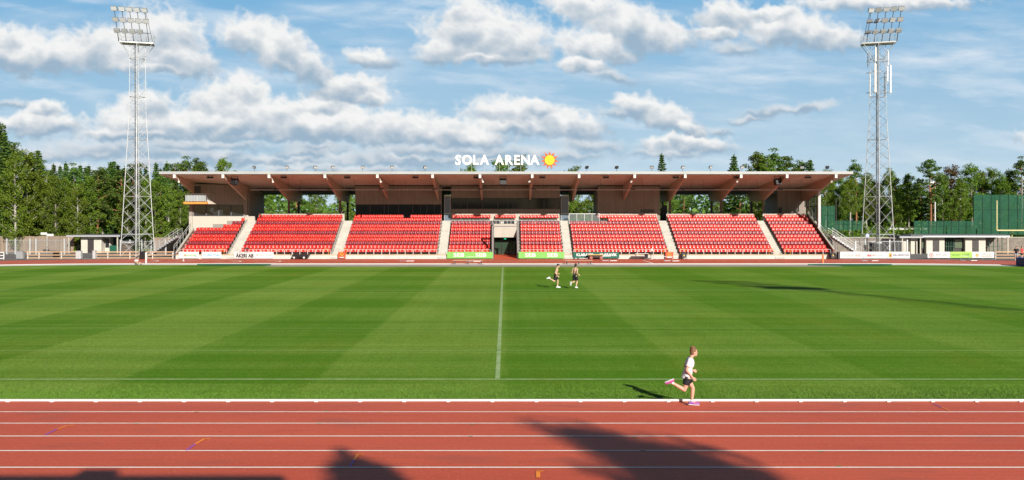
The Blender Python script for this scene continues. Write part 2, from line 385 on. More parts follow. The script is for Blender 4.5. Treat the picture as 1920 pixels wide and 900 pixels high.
struct(MB().quad((-62,108.1,.008),(-42,108.1,.008),(-42,109.2,.008),(-62,109.2,.008)).build('track_edge', concrete_d))
# infield grass
def grass_material():
    m = bpy.data.materials.new('mown_grass'); m.use_nodes = True; t = m.node_tree; b = t.nodes['Principled BSDF']
    b.inputs['Roughness'].default_value = .9; b.inputs['Specular IOR Level'].default_value = .08
    tc = t.nodes.new('ShaderNodeTexCoord'); s = t.nodes.new('ShaderNodeSeparateXYZ')
    def noise(sc_, det, stretch=None, rough=.6):
        n = t.nodes.new('ShaderNodeTexNoise'); n.inputs['Scale'].default_value = sc_; n.inputs['Detail'].default_value = det; n.inputs['Roughness'].default_value = rough
        mp = t.nodes.new('ShaderNodeMapping'); t.links.new(tc.outputs['Object'], mp.inputs[0])
        if stretch: mp.inputs['Scale'].default_value = stretch
        t.links.new(mp.outputs[0], n.inputs[0]); return n.outputs[0]
    def mm(op, a, c=0., clamp=False):
        n = t.nodes.new('ShaderNodeMath'); n.operation = op; n.use_clamp = clamp
        for v, so in ((a, n.inputs[0]), (c, n.inputs[1])):
            if isinstance(v, (int, float)): so.default_value = v
            else: t.links.new(v, so)
        return n.outputs[0]
    wob = noise(.6, 3); ad = t.nodes.new('ShaderNodeVectorMath'); ad.operation = 'ADD'; t.links.new(tc.outputs['Object'], ad.inputs[0])
    sc2 = t.nodes.new('ShaderNodeCombineXYZ'); t.links.new(mm('MULTIPLY', mm('SUBTRACT', wob, .5), .45), sc2.inputs[0]); t.links.new(mm('MULTIPLY', mm('SUBTRACT', wob, .5), .6), sc2.inputs[1])
    t.links.new(sc2.outputs[0], ad.inputs[1]); t.links.new(ad.outputs[0], s.inputs[0])
    def band(out, per, off, soft):   # soft square wave 0..1
        w = mm('SINE', mm('MULTIPLY', mm('ADD', out, off), 2 * math.pi / per))
        r = t.nodes.new('ShaderNodeMapRange'); r.interpolation_type = 'SMOOTHSTEP'; t.links.new(w, r.inputs[0]); r.inputs[1].default_value = -soft; r.inputs[2].default_value = soft
        return r.outputs[0]
    bx = band(s.outputs[0], 11.9, 5.95, .10)        # light on [-6,0] and [6,12]
    by = band(s.outputs[1], 11.0, 2.0, .25)
    fine = noise(1.0, 4, (.05, 1.9, 1))
    fine2 = noise(1.0, 3, (.02, .55, 1))
    fx = noise(1.0, 4, (1.6, .03, 1))
    patch = noise(.09, 5)
    left = t.nodes.new('ShaderNodeMapRange'); t.links.new(s.outputs[0], left.inputs[0]); left.inputs[1].default_value = 14; left.inputs[2].default_value = -6; left.inputs[3].default_value = .55; left.inputs[4].default_value = 1.0
    f = mm('MULTIPLY', mm('ADD', mm('MULTIPLY', bx, .44), mm('MULTIPLY', by, .30)), left.outputs[0])
    f = mm('ADD', f, mm('MULTIPLY', mm('SUBTRACT', fine, .5), 1.15)); f = mm('ADD', f, mm('MULTIPLY', mm('SUBTRACT', fine2, .5), .8))
    f = mm('ADD', f, mm('MULTIPLY', mm('SUBTRACT', noise(1.0, 3, (.07, 7.5, 1)), .5), .95)); f = mm('ADD', f, mm('MULTIPLY', mm('SUBTRACT', noise(7.0, 5, (1, .5, 1), .75), .5), .9))
    f = mm('ADD', f, mm('MULTIPLY', mm('SUBTRACT', fx, .5), .5)); f = mm('ADD', f, mm('MULTIPLY', mm('SUBTRACT', patch, .5), 1.0)); f = mm('ADD', f, .05, clamp=True)
    def mixc(fac, a, c):
        mx = t.nodes.new('ShaderNodeMix'); mx.data_type = 'RGBA'
        if isinstance(fac, (int, float)): mx.inputs[0].default_value = fac
        else: t.links.new(fac, mx.inputs[0])
        for v, so in ((a, mx.inputs[6]), (c, mx.inputs[7])):
            if isinstance(v, tuple): so.default_value = (*v, 1)
            else: t.links.new(v, so)
        return mx.outputs[2]
    c = mixc(f, (.112, .270, .010), (.310, .462, .076))
    r = t.nodes.new('ShaderNodeMapRange'); t.links.new(noise(.22, 6, (1, .5, 1)), r.inputs[0]); r.inputs[1].default_value = .52; r.inputs[2].default_value = .78; r.inputs[4].default_value = .5
    c = mixc(r.outputs[0], c, (.25, .29, .022))
    r = t.nodes.new('ShaderNodeMapRange'); t.links.new(noise(13, 6, (1, .6, 1), .8), r.inputs[0]); r.inputs[1].default_value = .42; r.inputs[2].default_value = .62; r.inputs[3].default_value = .55; r.inputs[4].default_value = 0
    c = mixc(r.outputs[0], c, (.045, .12, .004))
    t.links.new(c, b.inputs['Base Color'])
    bp = t.nodes.new('ShaderNodeBump'); bp.inputs['Strength'].default_value = .8; bp.inputs['Distance'].default_value = .03
    t.links.new(noise(38, 5, None, .7), bp.inputs['Height']); t.links.new(bp.outputs[0], b.inputs['Normal'])
    return m
grass_m = grass_material()
gm = MB(); gm.add([(x, y, .014) for x, y in oval(RI - .02)], [tuple(range(len(oval(RI))))]); struct(gm.build('infield_lawn', grass_m))
# faint pitch lines
fl = mat('worn_line_chalk', (.40, .52, .26), .8, noise=(2.5, .0), c2=(.20, .36, .07))
fm = MB()
fm.quad((-50,26.05,.018),(50,26.05,.018),(50,26.19,.018),(-50,26.19,.018))
fm.quad((-.31,26.2,.018),(-.16,26.2,.018),(-.16,91,.018),(-.31,91,.018))
struct(fm.build('pitch_lines', fl))
fl2 = mat('very_worn_line', (.26, .40, .10), .8, noise=(1.8, .0), c2=(.15, .30, .03))
fm = MB()
for y, w in ((31.9, .12), (59.5, .3), (38.5, .1), (88.5, .35)): fm.quad((-54,y,.018),(54,y,.018),(54,y+w,.018),(-54,y+w,.018))
struct(fm.build('faint_pitch_lines', fl2))
# lane lines and other track markings
lw = mat('lane_paint', (.93, .89, .82), .7, noise=(5, .10), spec=.15)
lm = MB()
for k in range(1, 9): ring(lm, RI + 1.22*k - .02, RI + 1.22*k + .045, .016)
struct(lm.build('lane_lines', lw))
am = MB()
def arc(cx_, cy_, r, a0, a1, w, z=.017, n=14):
    for i in range(n):
        t0, t1 = R(a0 + (a1-a0)*i/n), R(a0 + (a1-a0)*(i+1)/n)
        am.quad((cx_+r*math.cos(t0), cy_+r*math.sin(t0), z), (cx_+r*math.cos(t1), cy_+r*math.sin(t1), z), (cx_+(r+w)*math.cos(t1), cy_+(r+w)*math.sin(t1), z), (cx_+(r+w)*math.cos(t0), cy_+(r+w)*math.sin(t0), z))
for px in (437, 512): arc(PX(px, 101) - 2, 101.3, 2.6, -80, 80, .25, .021)
arc(PX(276, 101) - 4.5, 101.2, 5.2, -65, 55, .2, .021)
am.quad((PX(300,97.5),97.5,.022),(PX(302,97.5),97.6,.022),(PX(372,105),105,.022),(PX(370,105),104.8,.022))
am.quad((PX(1205,105),105,.022),(PX(1207,105),105,.022),(PX(1226,97),97,.022),(PX(1223,97),97,.022))
struct(am.build('track_arcs', lw))
def seg(mb, p, q, w, z=.022):
    p, q = Vector((*p, 0)), Vector((*q, 0)); d = (q - p).normalized(); n = Vector((-d.y, d.x, 0)) * w / 2
    mb.quad(*[(v.x, v.y, z) for v in (p - n, q - n, q + n, p + n)])
G = lambda px, py: (PX(px, GY(py)), GY(py))
mo = MB(); mp_ = MB()
for a, b_, c_ in (((85,817),(107,806),(128,799)), ((350,846),(366,834),(384,824)), ((656,876),(664,864),(671,853))):
    seg(mp_, G(*a), G(*b_), .05); seg(mo, G(*b_), G(*c_), .06); e = G(*c_); seg(mo, e, (e[0]+.14, e[1]-.02), .05)
seg(mo, G(1009,897), G(1009,885), .08); seg(mo, G(1007,885), G(1019,885), .05)
seg(mp_, G(1750,758), G(1765,765), .03); seg(mo, G(1765,765), G(1781,771), .04)
struct(mo.build('orange_track_marks', mat('orange_mark_paint', (.95, .30, .02), .6)))
struct(mp_.build('purple_track_marks', mat('purple_mark_paint', (.36, .09, .50), .6)))
gk = MB()
for px, py in ((368,774),(598,796),(885,797),(882,820),(1190,822),(1205,846),(1540,848),(1573,876),(612,772),(256,796)):
    x, y = G(px, py); gk.quad((x-.05,y-.02,.023),(x+.05,y-.02,.023),(x+.05,y+.02,.023),(x-.05,y+.02,.023))
struct(gk.build('green_track_marks', mat('green_mark_paint', (.07, .28, .05), .7)))
# kerb rail round the inside of the track
km = MB(); ring(km, RI - .05, RI + .03, .022, .075)
x = -46.0
while x < 46:
    km.box(x, x + .10, 22.82, 22.90, .012, .05); x += 1.2
tag(km.build('kerb', mat('white_kerb_aluminium', (.76, .76, .76), .4, noise=(.7, .05)), bevel=.008), kind='structure')
wm = MB(); ring(wm, RI - 2.4, RI - .3, .020)
vs = [v for v in wm.v]; keep = [f for f in wm.f if all(vs[i][1] > 80 for i in f)]
wm.f = keep; wm.m = [0]*len(keep); struct(wm.build('kerb_strip', mat('white_strip', (.80, .79, .76), .6, noise=(.3, .08))))
struct(MB().quad((-26,90.3,.019),(36.5,90.3,.019),(36.5,93.9,.019),(-26,93.9,.019)).build('runway_strip', mat('pinkish_rubber', (.40, .33, .30), .8, noise=(.4, .15))))
# grass tufts along the near kerb
rng = np.random.default_rng(3)
def scatter_blades(n, x0, x1, yfun, h, w, name, m):
    x = rng.uniform(x0, x1, n); y = yfun(n); hh = rng.uniform(h*.5, h*1.2, n); a = rng.uniform(0, np.pi, n)
    dx, dy = np.cos(a)*w, np.sin(a)*w; lx, ly = rng.normal(0, h*.35, n), rng.normal(0, h*.35, n)
    v = np.stack([np.stack([x-dx, y-dy, np.full(n,.012)],1), np.stack([x+dx, y+dy, np.full(n,.012)],1), np.stack([x+lx, y+ly, hh],1)],1).reshape(-1,3)
    me = bpy.data.meshes.new(name); me.vertices.add(3*n); me.vertices.foreach_set('co', v.ravel()); me.loops.add(3*n); me.loops.foreach_set('vertex_index', np.arange(3*n, dtype=np.int32))
    me.polygons.add(n); me.polygons.foreach_set('loop_start', np.arange(0, 3*n, 3, dtype=np.int32)); me.update(calc_edges=True)
    me.materials.append(m); o = bpy.data.objects.new(name, me); col.objects.link(o); return o
blade = mat('grass_blade', (.085, .19, .012), .7, noise=(1.2, .0), c2=(.13, .26, .025))
o = scatter_blades(70000, -16, 18, lambda n: 22.97 + np.abs(rng.normal(0, .9, n)), .055, .008, 'grass', blade)
tag(o, 'short green grass blades growing along the inner kerb', 'grass', kind='stuff')

# ------------------------------------------------------------------ grandstand
RZ, TZ = .446, .5                 # row rise, first row floor
def rowY(k): return 109.5 + .8*k  # seat line
def rowZ(k): return TZ + RZ*k     # floor of the row
AIS = [(-36.05,-34.75),(-22.55,-21.25),(-8.75,-7.6),(7.7,8.75),(21.45,22.65),(35.05,36.2)]
BL = [(-42.3,-36.1),(-34.7,-22.6),(-21.2,-8.8),(-7.55,-1.85),(1.95,7.65),(8.8,21.4),(22.7,35.0),(36.25,42.35)]
GS = empty('grandstand', (0, 113, 0), label='long covered grandstand with timber beams, pale steps and dark windowed booths', cat='grandstand')
def gpart(mb, name, m, parent=None, **k): return mb.build(name, m, parent or GS, world=True, **k)
# terrace: one stepped body left and right of the tunnel
def terrace(x0, x1, top=10):
    poly = [(108.8, 0), (108.8, TZ)]
    for k in range(top + 1):
        z = rowZ(k); y = 109.15 + .8*k
        if k: poly.append((y - .0, z - RZ)); poly.append((y, z))
    poly += [(118.3, rowZ(top)), (118.3, 0)]
    return MB().prismX(poly, x0, x1)
tconc = mat('terrace_concrete', (.30,.28,.255), .9, noise=(.9,.2))
gpart(terrace(-42.6, -1.72), 'terrace', tconc)
gpart(terrace(1.79, 42.6), 'terrace', tconc)
# bridge over the tunnel
tp = MB(); poly = [(114.0, 4.15)]
for k in range(8, 11): poly += [(109.15+.8*k, rowZ(k)-RZ if k > 8 else 4.15), (109.15+.8*k, rowZ(k))]
poly += [(118.3, rowZ(10)), (118.3, 4.15)]
gpart(MB().prismX([(114.95,3.9),(114.95,rowZ(7)+.2),(115.55,rowZ(8)),(116.35,rowZ(8)),(116.35,rowZ(9)),(117.15,rowZ(9)),(117.15,rowZ(10)),(118.3,rowZ(10)),(118.3,3.9)], -1.72, 1.79), 'tunnel_lid', concrete)
# front plinth line
gpart(MB().box(-42.7,-1.8,108.68,108.79,0,.46).box(1.87,42.7,108.68,108.79,0,.46), 'plinth', mat('white_concrete', (.60,.58,.54), .8, noise=(.8,.1)))
gpart(MB().box(-42.6,-1.8,108.70,108.78,.464,.60).box(1.87,42.6,108.70,108.78,.464,.60), 'ledge', mat('sand_timber', (.50,.40,.27), .8, noise=(1,.15)))
# aisle stairs: half steps on top of the terrace
for (a, b) in AIS:
    s = MB()
    for k in range(0, 11):
        z = rowZ(k) + .004; y = 109.15 + .8*k
        s.box(a, b, y - .40 if k else 108.62, y - .005, z - RZ if k else .012, z - RZ/2)
        s.box(a, b, y - .0045, y + .3955 if k < 10 else 118.3, z - RZ/2 + .002, z)
    gpart(s, 'aisle_stair', mat('stair_concrete', (.50,.485,.44), .85, noise=(1.4,.14), bump=(25,.2)))
# concourse behind
gpart(MB().box(-44, 44, 118.31, 127.5, 4.6, 4.9), 'concourse', concrete_d)
gpart(MB().box(-44, 44, 127.3, 127.5, 0, 4.59), 'rear_wall', concrete_d)
# parapet behind the top row, one per block
for (a, b) in [(BL[1][0],BL[1][1]), (-7.55,7.65), (13.1,21.4), (BL[6][0],BL[6][1]), (36.25,42.3)]:
    gpart(MB().box(a, b, 117.95, 118.12, rowZ(10)+.005, 5.99), 'parapet', plaster)
gpart(MB().box(-36.6,-35.2,117.9,118.1,4.965,5.6) , 'parapet', plaster)
# roof
ZC = lambda y: 10.95 - .1*(y - 108.6)
RX0, RX1 = -44.8, 45.05
roof = gpart(MB().prismX([(108.72, ZC(108.72)+.03),(128, ZC(128)+.03),(128, ZC(128)+.3),(108.72, ZC(108.72)+.33)], RX0, RX1), 'roof', mat('roof_felt', (.12,.12,.13), .9))
gpart(MB().prismX([(108.72, ZC(108.72)),(121.6, ZC(121.6)),(121.6, ZC(121.6)+.026),(108.72, ZC(108.72)+.026)], RX0+.02, RX1-.02), 'ceiling', ply, roof)
gpart(MB().prismX([(121.61, ZC(121.6)-.02),(127.98, ZC(127.98)-.02),(127.98, ZC(127.98)+.02),(121.61, ZC(121.6)+.02)], RX0+.02, RX1-.02), 'rear_soffit', mat('grey_soffit', (.13,.135,.14), .7), roof)
gpart(MB().box(RX0-.02, RX1+.02, 108.55, 108.71, 11.0, 11.34), 'fascia', mat('pale_fascia_metal', (.44,.46,.47), .4, noise=(.4,.08)), roof)
gpart(MB().box(RX0-.02, RX1+.02, 127.99, 128.05, ZC(128)-.1, ZC(128)+.35), 'rear_fascia', galv, roof)
# beams, posts
BX = [-42.86,-36.57,-30.6,-23.35,-16.55,-9.4,-3.25,3.52,9.6,16.8,23.35,30.6,36.55,42.9]
for x in BX:
    p = [(108.8, ZC(108.8)-.005),(108.8, 10.52),(118.75, 7.78),(124.6, 7.78),(126.3, ZC(126.3)-.03),(121.62, ZC(121.6)-.03),(121.58,ZC(121.58)-.005)]
    b = gpart(MB().prismX(p, x-.15, x+.15), 'roof_beam', glulam)
    gpart(MB().box(x-.16, x+.16, 108.60, 108.79, 10.50, 10.965), 'beam_cap', white, b)
    if abs(x) > 22.5:
        gpart(MB().box(x-.13, x+.13, 118.55, 118.85, 4.9, 7.775), 'post', mat('brown_steel', (.16,.12,.10), .6, noise=(2,.1)), b)
        gpart(MB().box(x-.14, x+.14, 124.2, 124.5, 4.9, 7.775), 'rear_post', mat('rear_post_steel', (.07,.07,.075), .6), b)
gpart(MB().box(42.7, 43.05, 114.3, 114.6, 3.0, 9.0), 'end_post', mat('pale_post', (.52,.54,.55), .5, noise=(2,.1)))
# cable rail with clamps under the roof
pr = gpart(MB().tube((PX(470,112.3),112.3,PZ(356,112.3)), (42.2,112.3,PZ(356,112.3)), .045), 'service_pipe', galv_l)
for x in BX[2:-1]:
    gpart(MB().cbox((x+ (.3 if x > 0 else .0), 112.2, PZ(354.5,112.2)), (.62,.3,.13), ry=R(-12 if x < 0 else 12)), 'pipe_clamp', black, pr)
    for q in (1.6, 3.2): gpart(MB().tube((x+q, 112.3, PZ(356,112.3)), (x+q, 112.3, ZC(112.3)), .012, n=4), 'hanger_rod', black, pr)
# booths
def window_row(y, x0, x1, z0, z1, n, m=glass_d, seed=1, dep=.06):
    rr = random.Random(seed); w = (x1 - x0) / n
    for i in range(n):
        a, b = x0 + i*w, x0 + (i+1)*w
        f = MB(); t = .06
        f.box(a, b, y - dep, y, z1 - t, z1).box(a, b, y - dep, y, z0, z0 + t).box(a, a + t, y - dep, y, z0 + t, z1 - t).box(b - t, b, y - dep, y, z0 + t, z1 - t)
        fr = gpart(f, 'window', dgrey)
        gpart(MB().box(a + t, b - t, y - .03, y - .02, z0 + t, z1 - t), 'pane', m, fr)
        if rr.random() < .75:    # most windows get one extra bar at a random spot
            c = a + w * rr.uniform(.25, .7)
            gpart(MB().box(c - .04, c + .04, y - dep, y - .031, z0 + t, z1 - t), 'mullion', dgrey, fr)
def booth(x0, x1, y, zs, m=cladding, depth=6.0):
    """zs: list of (z0, z1) wall bands"""
    for z0, z1 in zs: gpart(MB().box(x0, x1, y, y + .18, z0, z1), 'booth_wall', m)
    gpart(MB().box(x0, x0 + .18, y + .185, y + depth, 4.905, ZC(y + depth) - .05), 'booth_side_wall', m)
    gpart(MB().box(x1 - .18, x1, y + .185, y + depth, 4.905, ZC(y + depth) - .05), 'booth_side_wall', m)
    gpart(MB().box(x0 + .19, x1 - .19, y + depth - .1, y + depth, 4.905, ZC(y + depth) - .05), 'booth_back_wall', dgrey)
    gpart(MB().box(x0 - .05, x1 + .05, y - .08, y - .005, ZC(y) - .14, ZC(y) - .03), 'cornice', dgrey)
Yb = 118.3
z = lambda py, Y=Yb: PZ(py, Y)
booth(PX(666,Yb), PX(828,Yb), Yb, [(z(383), ZC(Yb)-.03)])
window_row(Yb+.1, PX(667,Yb), PX(827,Yb), z(407), z(383)-.005, 6, seed=2)
booth(PX(846,Yb), PX(1050,Yb), Yb, [(z(371), ZC(Yb)-.03), (4.97, z(392))])
window_row(Yb+.1, PX(847,Yb), PX(1049,Yb), z(392)+.005, z(371)-.005, 7, seed=5)
booth(PX(1121,Yb), PX(1237,Yb), Yb, [(z(392.6), ZC(Yb)-.03), (4.97, z(398))])
gpart(MB().box(PX(1121,Yb), PX(1201,Yb), Yb, Yb+.17, z(398)+.003, z(392.6)-.003).box(PX(1226,Yb), PX(1237,Yb), Yb, Yb+.17, z(398)+.003, z(392.6)-.003), 'booth_wall', cladding)
window_row(Yb+.1, PX(1201.5,Yb), PX(1225.5,Yb), z(398)+.005, z(392.6)-.006, 3, seed=6)
# glazed wind lobbies beside the centre booth
for a, b in ((833, 845), (1051.5, 1066)):
    x0, x1 = PX(a, Yb), PX(b, Yb); f = MB()
    for xx in (x0, x1 - .05): f.box(xx, xx + .05, Yb - .05, Yb + .0, 4.965, z(368))
    f.box(x0, x1, Yb - .05, Yb, z(368)+.001, z(366)); f.box(x0 + .051, x1 - .051, Yb - .05, Yb, z(401), z(400))
    fr = gpart(f, 'glazed_lobby', galv_l)
    gpart(MB().box(x0 + .06, x1 - .06, Yb - .03, Yb - .02, 4.97, z(368) - .01), 'pane', glass_b, fr)
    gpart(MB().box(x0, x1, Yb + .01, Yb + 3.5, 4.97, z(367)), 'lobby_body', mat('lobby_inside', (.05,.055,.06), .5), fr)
# black sheet stands in for the shade of the open passage beside the booth
gpart(MB().box(PX(1238.5,Yb+3), PX(1251,Yb+3), Yb+3, Yb+3.1, 4.91, 7.2), 'concourse_door', black)
gpart(MB().box(PX(1239,Yb+2), PX(1240.5,Yb+2), Yb+2, Yb+2.1, z(389), z(381)), 'notice', white)
# left corner booth, turned a little toward the field
A, B = Vector((PX(361,115.2), 115.2, 0)), Vector((PX(464,118.35), 118.35, 0))
def wallAB(a, b, u0, u1, z0, z1, t=.16, off=0):
    d = (b - a); n = Vector((-d.y, d.x, 0)).normalized()
    p, q = a + d*u0 + n*off, a + d*u1 + n*off; pts = [(p.x,p.y),(q.x,q.y),(q.x+n.x*t,q.y+n.y*t),(p.x+n.x*t,p.y+n.y*t)]
    m = MB(); m.prismZ(pts, z0, z1); return m
wz0, wz1 = 5.58, 7.22
gpart(wallAB(A, B, 0, 1, wz1, 10.0), 'booth_wall', cladding)
gpart(wallAB(A, B, 0, 1, 2.0, wz0), 'booth_base_wall', plaster)
gpart(wallAB(A, B, 0, .015, wz0+.003, wz1-.003), 'booth_wall', cladding); gpart(wallAB(A, B, .925, 1, wz0+.003, wz1-.003), 'booth_wall', cladding)
for i in range(4):
    u0, u1 = .018 + i*.226, .018 + (i+1)*.226
    d = (B - A)
    f = MB()
    for (a0, a1, z0, z1) in ((u0,u1,wz1-.075,wz1-.005),(u0,u1,wz0+.005,wz0+.075),(u0,u0+.012,wz0+.076,wz1-.076),(u1-.012,u1,wz0+.076,wz1-.076)):
        w = wallAB(A, B, a0, a1, z0, z1, .1, .02); f.v += []; f.add(w.v, w.f)
    fr = gpart(f, 'window', dgrey)
    gpart(wallAB(A, B, u0+.0125, u1-.0125, wz0+.077, wz1-.077, .02, .06), 'pane', glass_d, fr)
# side and back of the corner booth
gpart(MB().box(B.x-.02, B.x+.16, B.y+.18, 126, 4.905, 8.9), 'booth_side_wall', cladding)
gpart(MB().box(A.x-.2, A.x-.02, A.y+.17, 126, 0, 9.0), 'booth_side_wall', cladding)
gpart(MB().box(A.x-.45, A.x-.01, A.y-.1, A.y+.16, 0, 5.62), 'corner_pier', plaster)
gpart(MB().box(A.x-.45, A.x-.01, A.y-.1, A.y+.16, 5.625, 7.3), 'corner_cladding', cladding)
gpart(MB().prismX([(B.y-.9,5.0),(B.y-.05,5.0),(B.y-.05,5.75),(B.y-.2,5.75)], B.x+.0, B.x+.16), 'wing_wall', plaster)
dd = wallAB(A, B, .02, .145, 8.45, 9.75, .03, -.035); gpart(dd, 'door', dgrey)
# balcony
bal = gpart(MB().prismZ([(PX(346,113.6),113.2),(PX(388,113.2),113.2),(PX(400,116),116.3),(A.x,115.15),(PX(348,115.1),115.1)], 7.22, 7.5), 'balcony', orange_w)
gpart(MB().prismY([(PX(388,113.8),7.23),(PX(411,115),7.23),(PX(389,113.8),7.85)], 113.7, 113.9), 'balcony_cheek', plaster, bal)
rl = MB(); pts = [(PX(348,115),115.0),(PX(348,113.3),113.3),(PX(386,113.3),113.3),(PX(398,114.6),115.2)]
for (p, q) in zip(pts[:-1], pts[1:]):
    rl.tube((*p,8.62),(*q,8.62),.035); rl.tube((*p,7.62),(*q,7.62),.025)
    nseg = max(3, int((Vector(p)-Vector(q)).length/.35))
    for i in range(nseg+1):
        t = i/nseg; xx, y2 = p[0]+(q[0]-p[0])*t, p[1]+(q[1]-p[1])*t; rl.tube((xx,y2,7.5),(xx,y2,8.62),.014 if i % 4 else .03)
gpart(rl, 'balcony_railing', galv_l, bal)
gpart(MB().box(PX(349,113.34),PX(385,113.34),113.36,113.37,7.65,8.55), 'balcony_glass', mat('railing_glass', (.55,.62,.66), .2, alpha=.45), bal)
# right rear booth
Yr = 121.0
gpart(MB().box(PX(1458,Yr), 43.4, Yr, Yr+.18, 4.905, ZC(Yr)-.03), 'booth_wall', cladding)
gpart(MB().box(PX(1458,Yr), PX(1458,Yr)+.18, Yr+.185, 127, 4.905, 8.9), 'booth_side_wall', cladding)
gpart(MB().box(PX(1460,Yr), PX(1466,Yr), Yr-.05, Yr-.005, 4.91, 6.9), 'door', dgrey)
# side walls following the rake
for s_, x in ((-1, -42.75), (1, 42.7)):
    poly = [(109.0, 0), (109.0, 1.25), (118.4, 6.0), (118.4, 0)] if s_ > 0 else [(109.0,0),(109.0,.75),(115.0,3.9),(115.0,0)]
    gpart(MB().prismX(poly, x - .08, x + .12), 'side_wall', mat('red_brown_boards', (.22,.085,.065), .7, noise=(1.5,.2)))
gpart(MB().prismX([(109.0,1.26),(118.4,6.01),(118.4,6.09),(109.0,1.34)], 42.6, 42.85), 'side_wall_cap', concrete_d)
gpart(MB().prismX([(109.0,.76),(115.0,3.91),(115.0,4.0),(109.0,.85)], -42.87, -42.6), 'side_wall_cap', concrete)
# end glazing on the right
f = MB()
for y in (114.7, 116.0, 117.3, 118.6, 119.9): f.box(42.84, 42.94, y-.05, y+.05, 1.34+(y-109)*.505+.1, ZC(y)-1.1 if y < 116 else ZC(y)-1.6)
f.box(42.85,42.93,114.75,119.85,6.9,6.98)
gl = gpart(f, 'end_screen', dgrey); gpart(MB().prismX([(114.7,4.4),(119.9,7.0),(119.9,8.2),(114.7,8.9)], 42.885, 42.90), 'pane', mat('tinted_glass', (.10,.20,.18), .1, alpha=.45), gl)
# railings at the front row: hoops two seats wide, one mesh per block
hoop_m = mat('cream_tube', (.66,.64,.60), .5)
def hoops(x0, x1, y, z0, z1, w=.97):
    m = MB(); n = max(1, int((x1-x0)/w)); w = (x1-x0)/n
    for i in range(n):
        a, b = x0+i*w+.03, x0+(i+1)*w-.03; r = .13
        m.path([(a,y,z0),(a,y,z1-r),(a+r*.3,y,z1-r*.3),(a+r,y,z1),(b-r,y,z1),(b-r*.3,y,z1-r*.3),(b,y,z1-r),(b,y,z0)], .023, n=5)
    return m
for i, (a, b) in enumerate(BL):
    gpart(hoops(a+.05, b-.05, 108.86, .5, 1.24), 'front_railing', hoop_m)
yel = mat('yellow_tube', (.80,.42,.05), .5)
for x in (PX(416,109)-.0, PX(612,109), -20.9, 9.3, 20.9, 23.1, 34.6, 36.7): gpart(hoops(x-.35, x+.35, 108.84, .5, 1.3, .7), 'yellow_hoop', yel)
# centre platform railing (accessible row) and platform left of the plain booth
m = MB()
for x in np.arange(-7.5, 7.7, .52):
    m.tube((x,116.5,rowZ(8)+.3),(x,116.5,rowZ(9)+.52),.024)
m.tube((-7.5,116.5,rowZ(9)+.52),(7.6,116.5,rowZ(9)+.52),.03)
gpart(m, 'platform_railing', galv_l)
gpart(MB().box(-7.5,7.6,117.0,117.14,rowZ(8)+.02,rowZ(9)+.42), 'platform_backboard', dgrey)
m = MB()
for x in [-7.1,-4.9,-2.6,-.4,1.5,4.2,6.0,7.1]: m.box(x-.22,x+.22,116.75,116.8,rowZ(9)+.04,rowZ(9)+.42)
gpart(m, 'wheelchair_place_panels', mat('cream_board', (.62,.58,.52), .7))
for (x0, x1, n) in ((PX(1067,117), PX(1124,117), 4),):
    m = MB(); zt = PZ(401,117)
    for i in range(n+1): m.tube((x0+(x1-x0)*i/n,117,rowZ(9)),(x0+(x1-x0)*i/n,117,zt),.045)
    m.tube((x0,117,zt),(x1,117,zt),.05); m.tube((x0,117,rowZ(9)+.1),(x1,117,rowZ(9)+.1),.03)
    o = gpart(m, 'platform_railing', galv_l)
    gpart(MB().box(x0+.05,x1-.05,117.02,117.03,rowZ(9)+.12,zt-.06), 'railing_glass', mat('railing_glass_dark', (.25,.30,.30), .1, alpha=.35), o)
# tunnel: side walls, cream panel, glass doors, exit sign
tw = mat('tunnel_grey', (.23,.225,.22), .8, noise=(1,.1))
for x0, x1 in ((-1.72,-1.50),(1.56,1.79)):
    gpart(MB().prismX([(109.0,0),(109.0,1.2),(114.9,4.75),(118,4.4),(118,0)], x0-.0, x1), 'tunnel_wall', tw)
    gpart(MB().box(x0, x1, 108.72, 108.95, 0, 4.15), 'portal_post', tw)
gpart(MB().box(-1.72, 1.79, 108.72, 108.95, 4.155, 4.3), 'portal_lintel', tw)
gpart(MB().box(-1.49, 1.55, 113.3, 113.45, PZ(445,113.3), 4.5), 'tunnel_panel', plaster)
gpart(MB().box(-1.49, 1.55, 113.46, 118.2, 2.75, 2.85), 'tunnel_ceiling', dgrey)
gpart(MB().box(-1.49, 1.55, 118.0, 118.1, 0.02, 2.74), 'tunnel_back', mat('tunnel_back_green', (.03,.07,.035), .4, noise=(3,.6)))
for x in (-1.45,-.47,.52):
    f = MB(); w = .98; y = 114.6
    f.box(x,x+.07,y,y+.05,.02,2.7).box(x+w-.08,x+w-.01,y,y+.05,.02,2.7).box(x+.07,x+w-.08,y,y+.05,1.0,1.08).box(x+.07,x+w-.08,y,y+.05,2.15,2.22)
    fr = gpart(f, 'door', black); gpart(MB().box(x+.075,x+w-.085,y+.02,y+.03,.1,2.1), 'pane', mat('door_glass', (.05,.09,.06), .05, alpha=.6), fr)
es = gpart(MB().box(-.14,.16,114.3,114.34,2.42,2.58), 'exit_sign', mat('exit_green', (.02,.35,.15), .4, em=((.03,.8,.4),.8)))
gpart(MB().cbox((.0,114.29,2.5),(.06,.01,.1)).cbox((.06,114.29,2.5),(.04,.01,.05)), 'running_man', white, es)
# red ramp into the tunnel
struct(MB().prismX([(108.2,.012),(113.0,.34),(118,.36),(118,.01),(108.2,.011)], -1.48, 1.54).build('tunnel_ramp', rub))
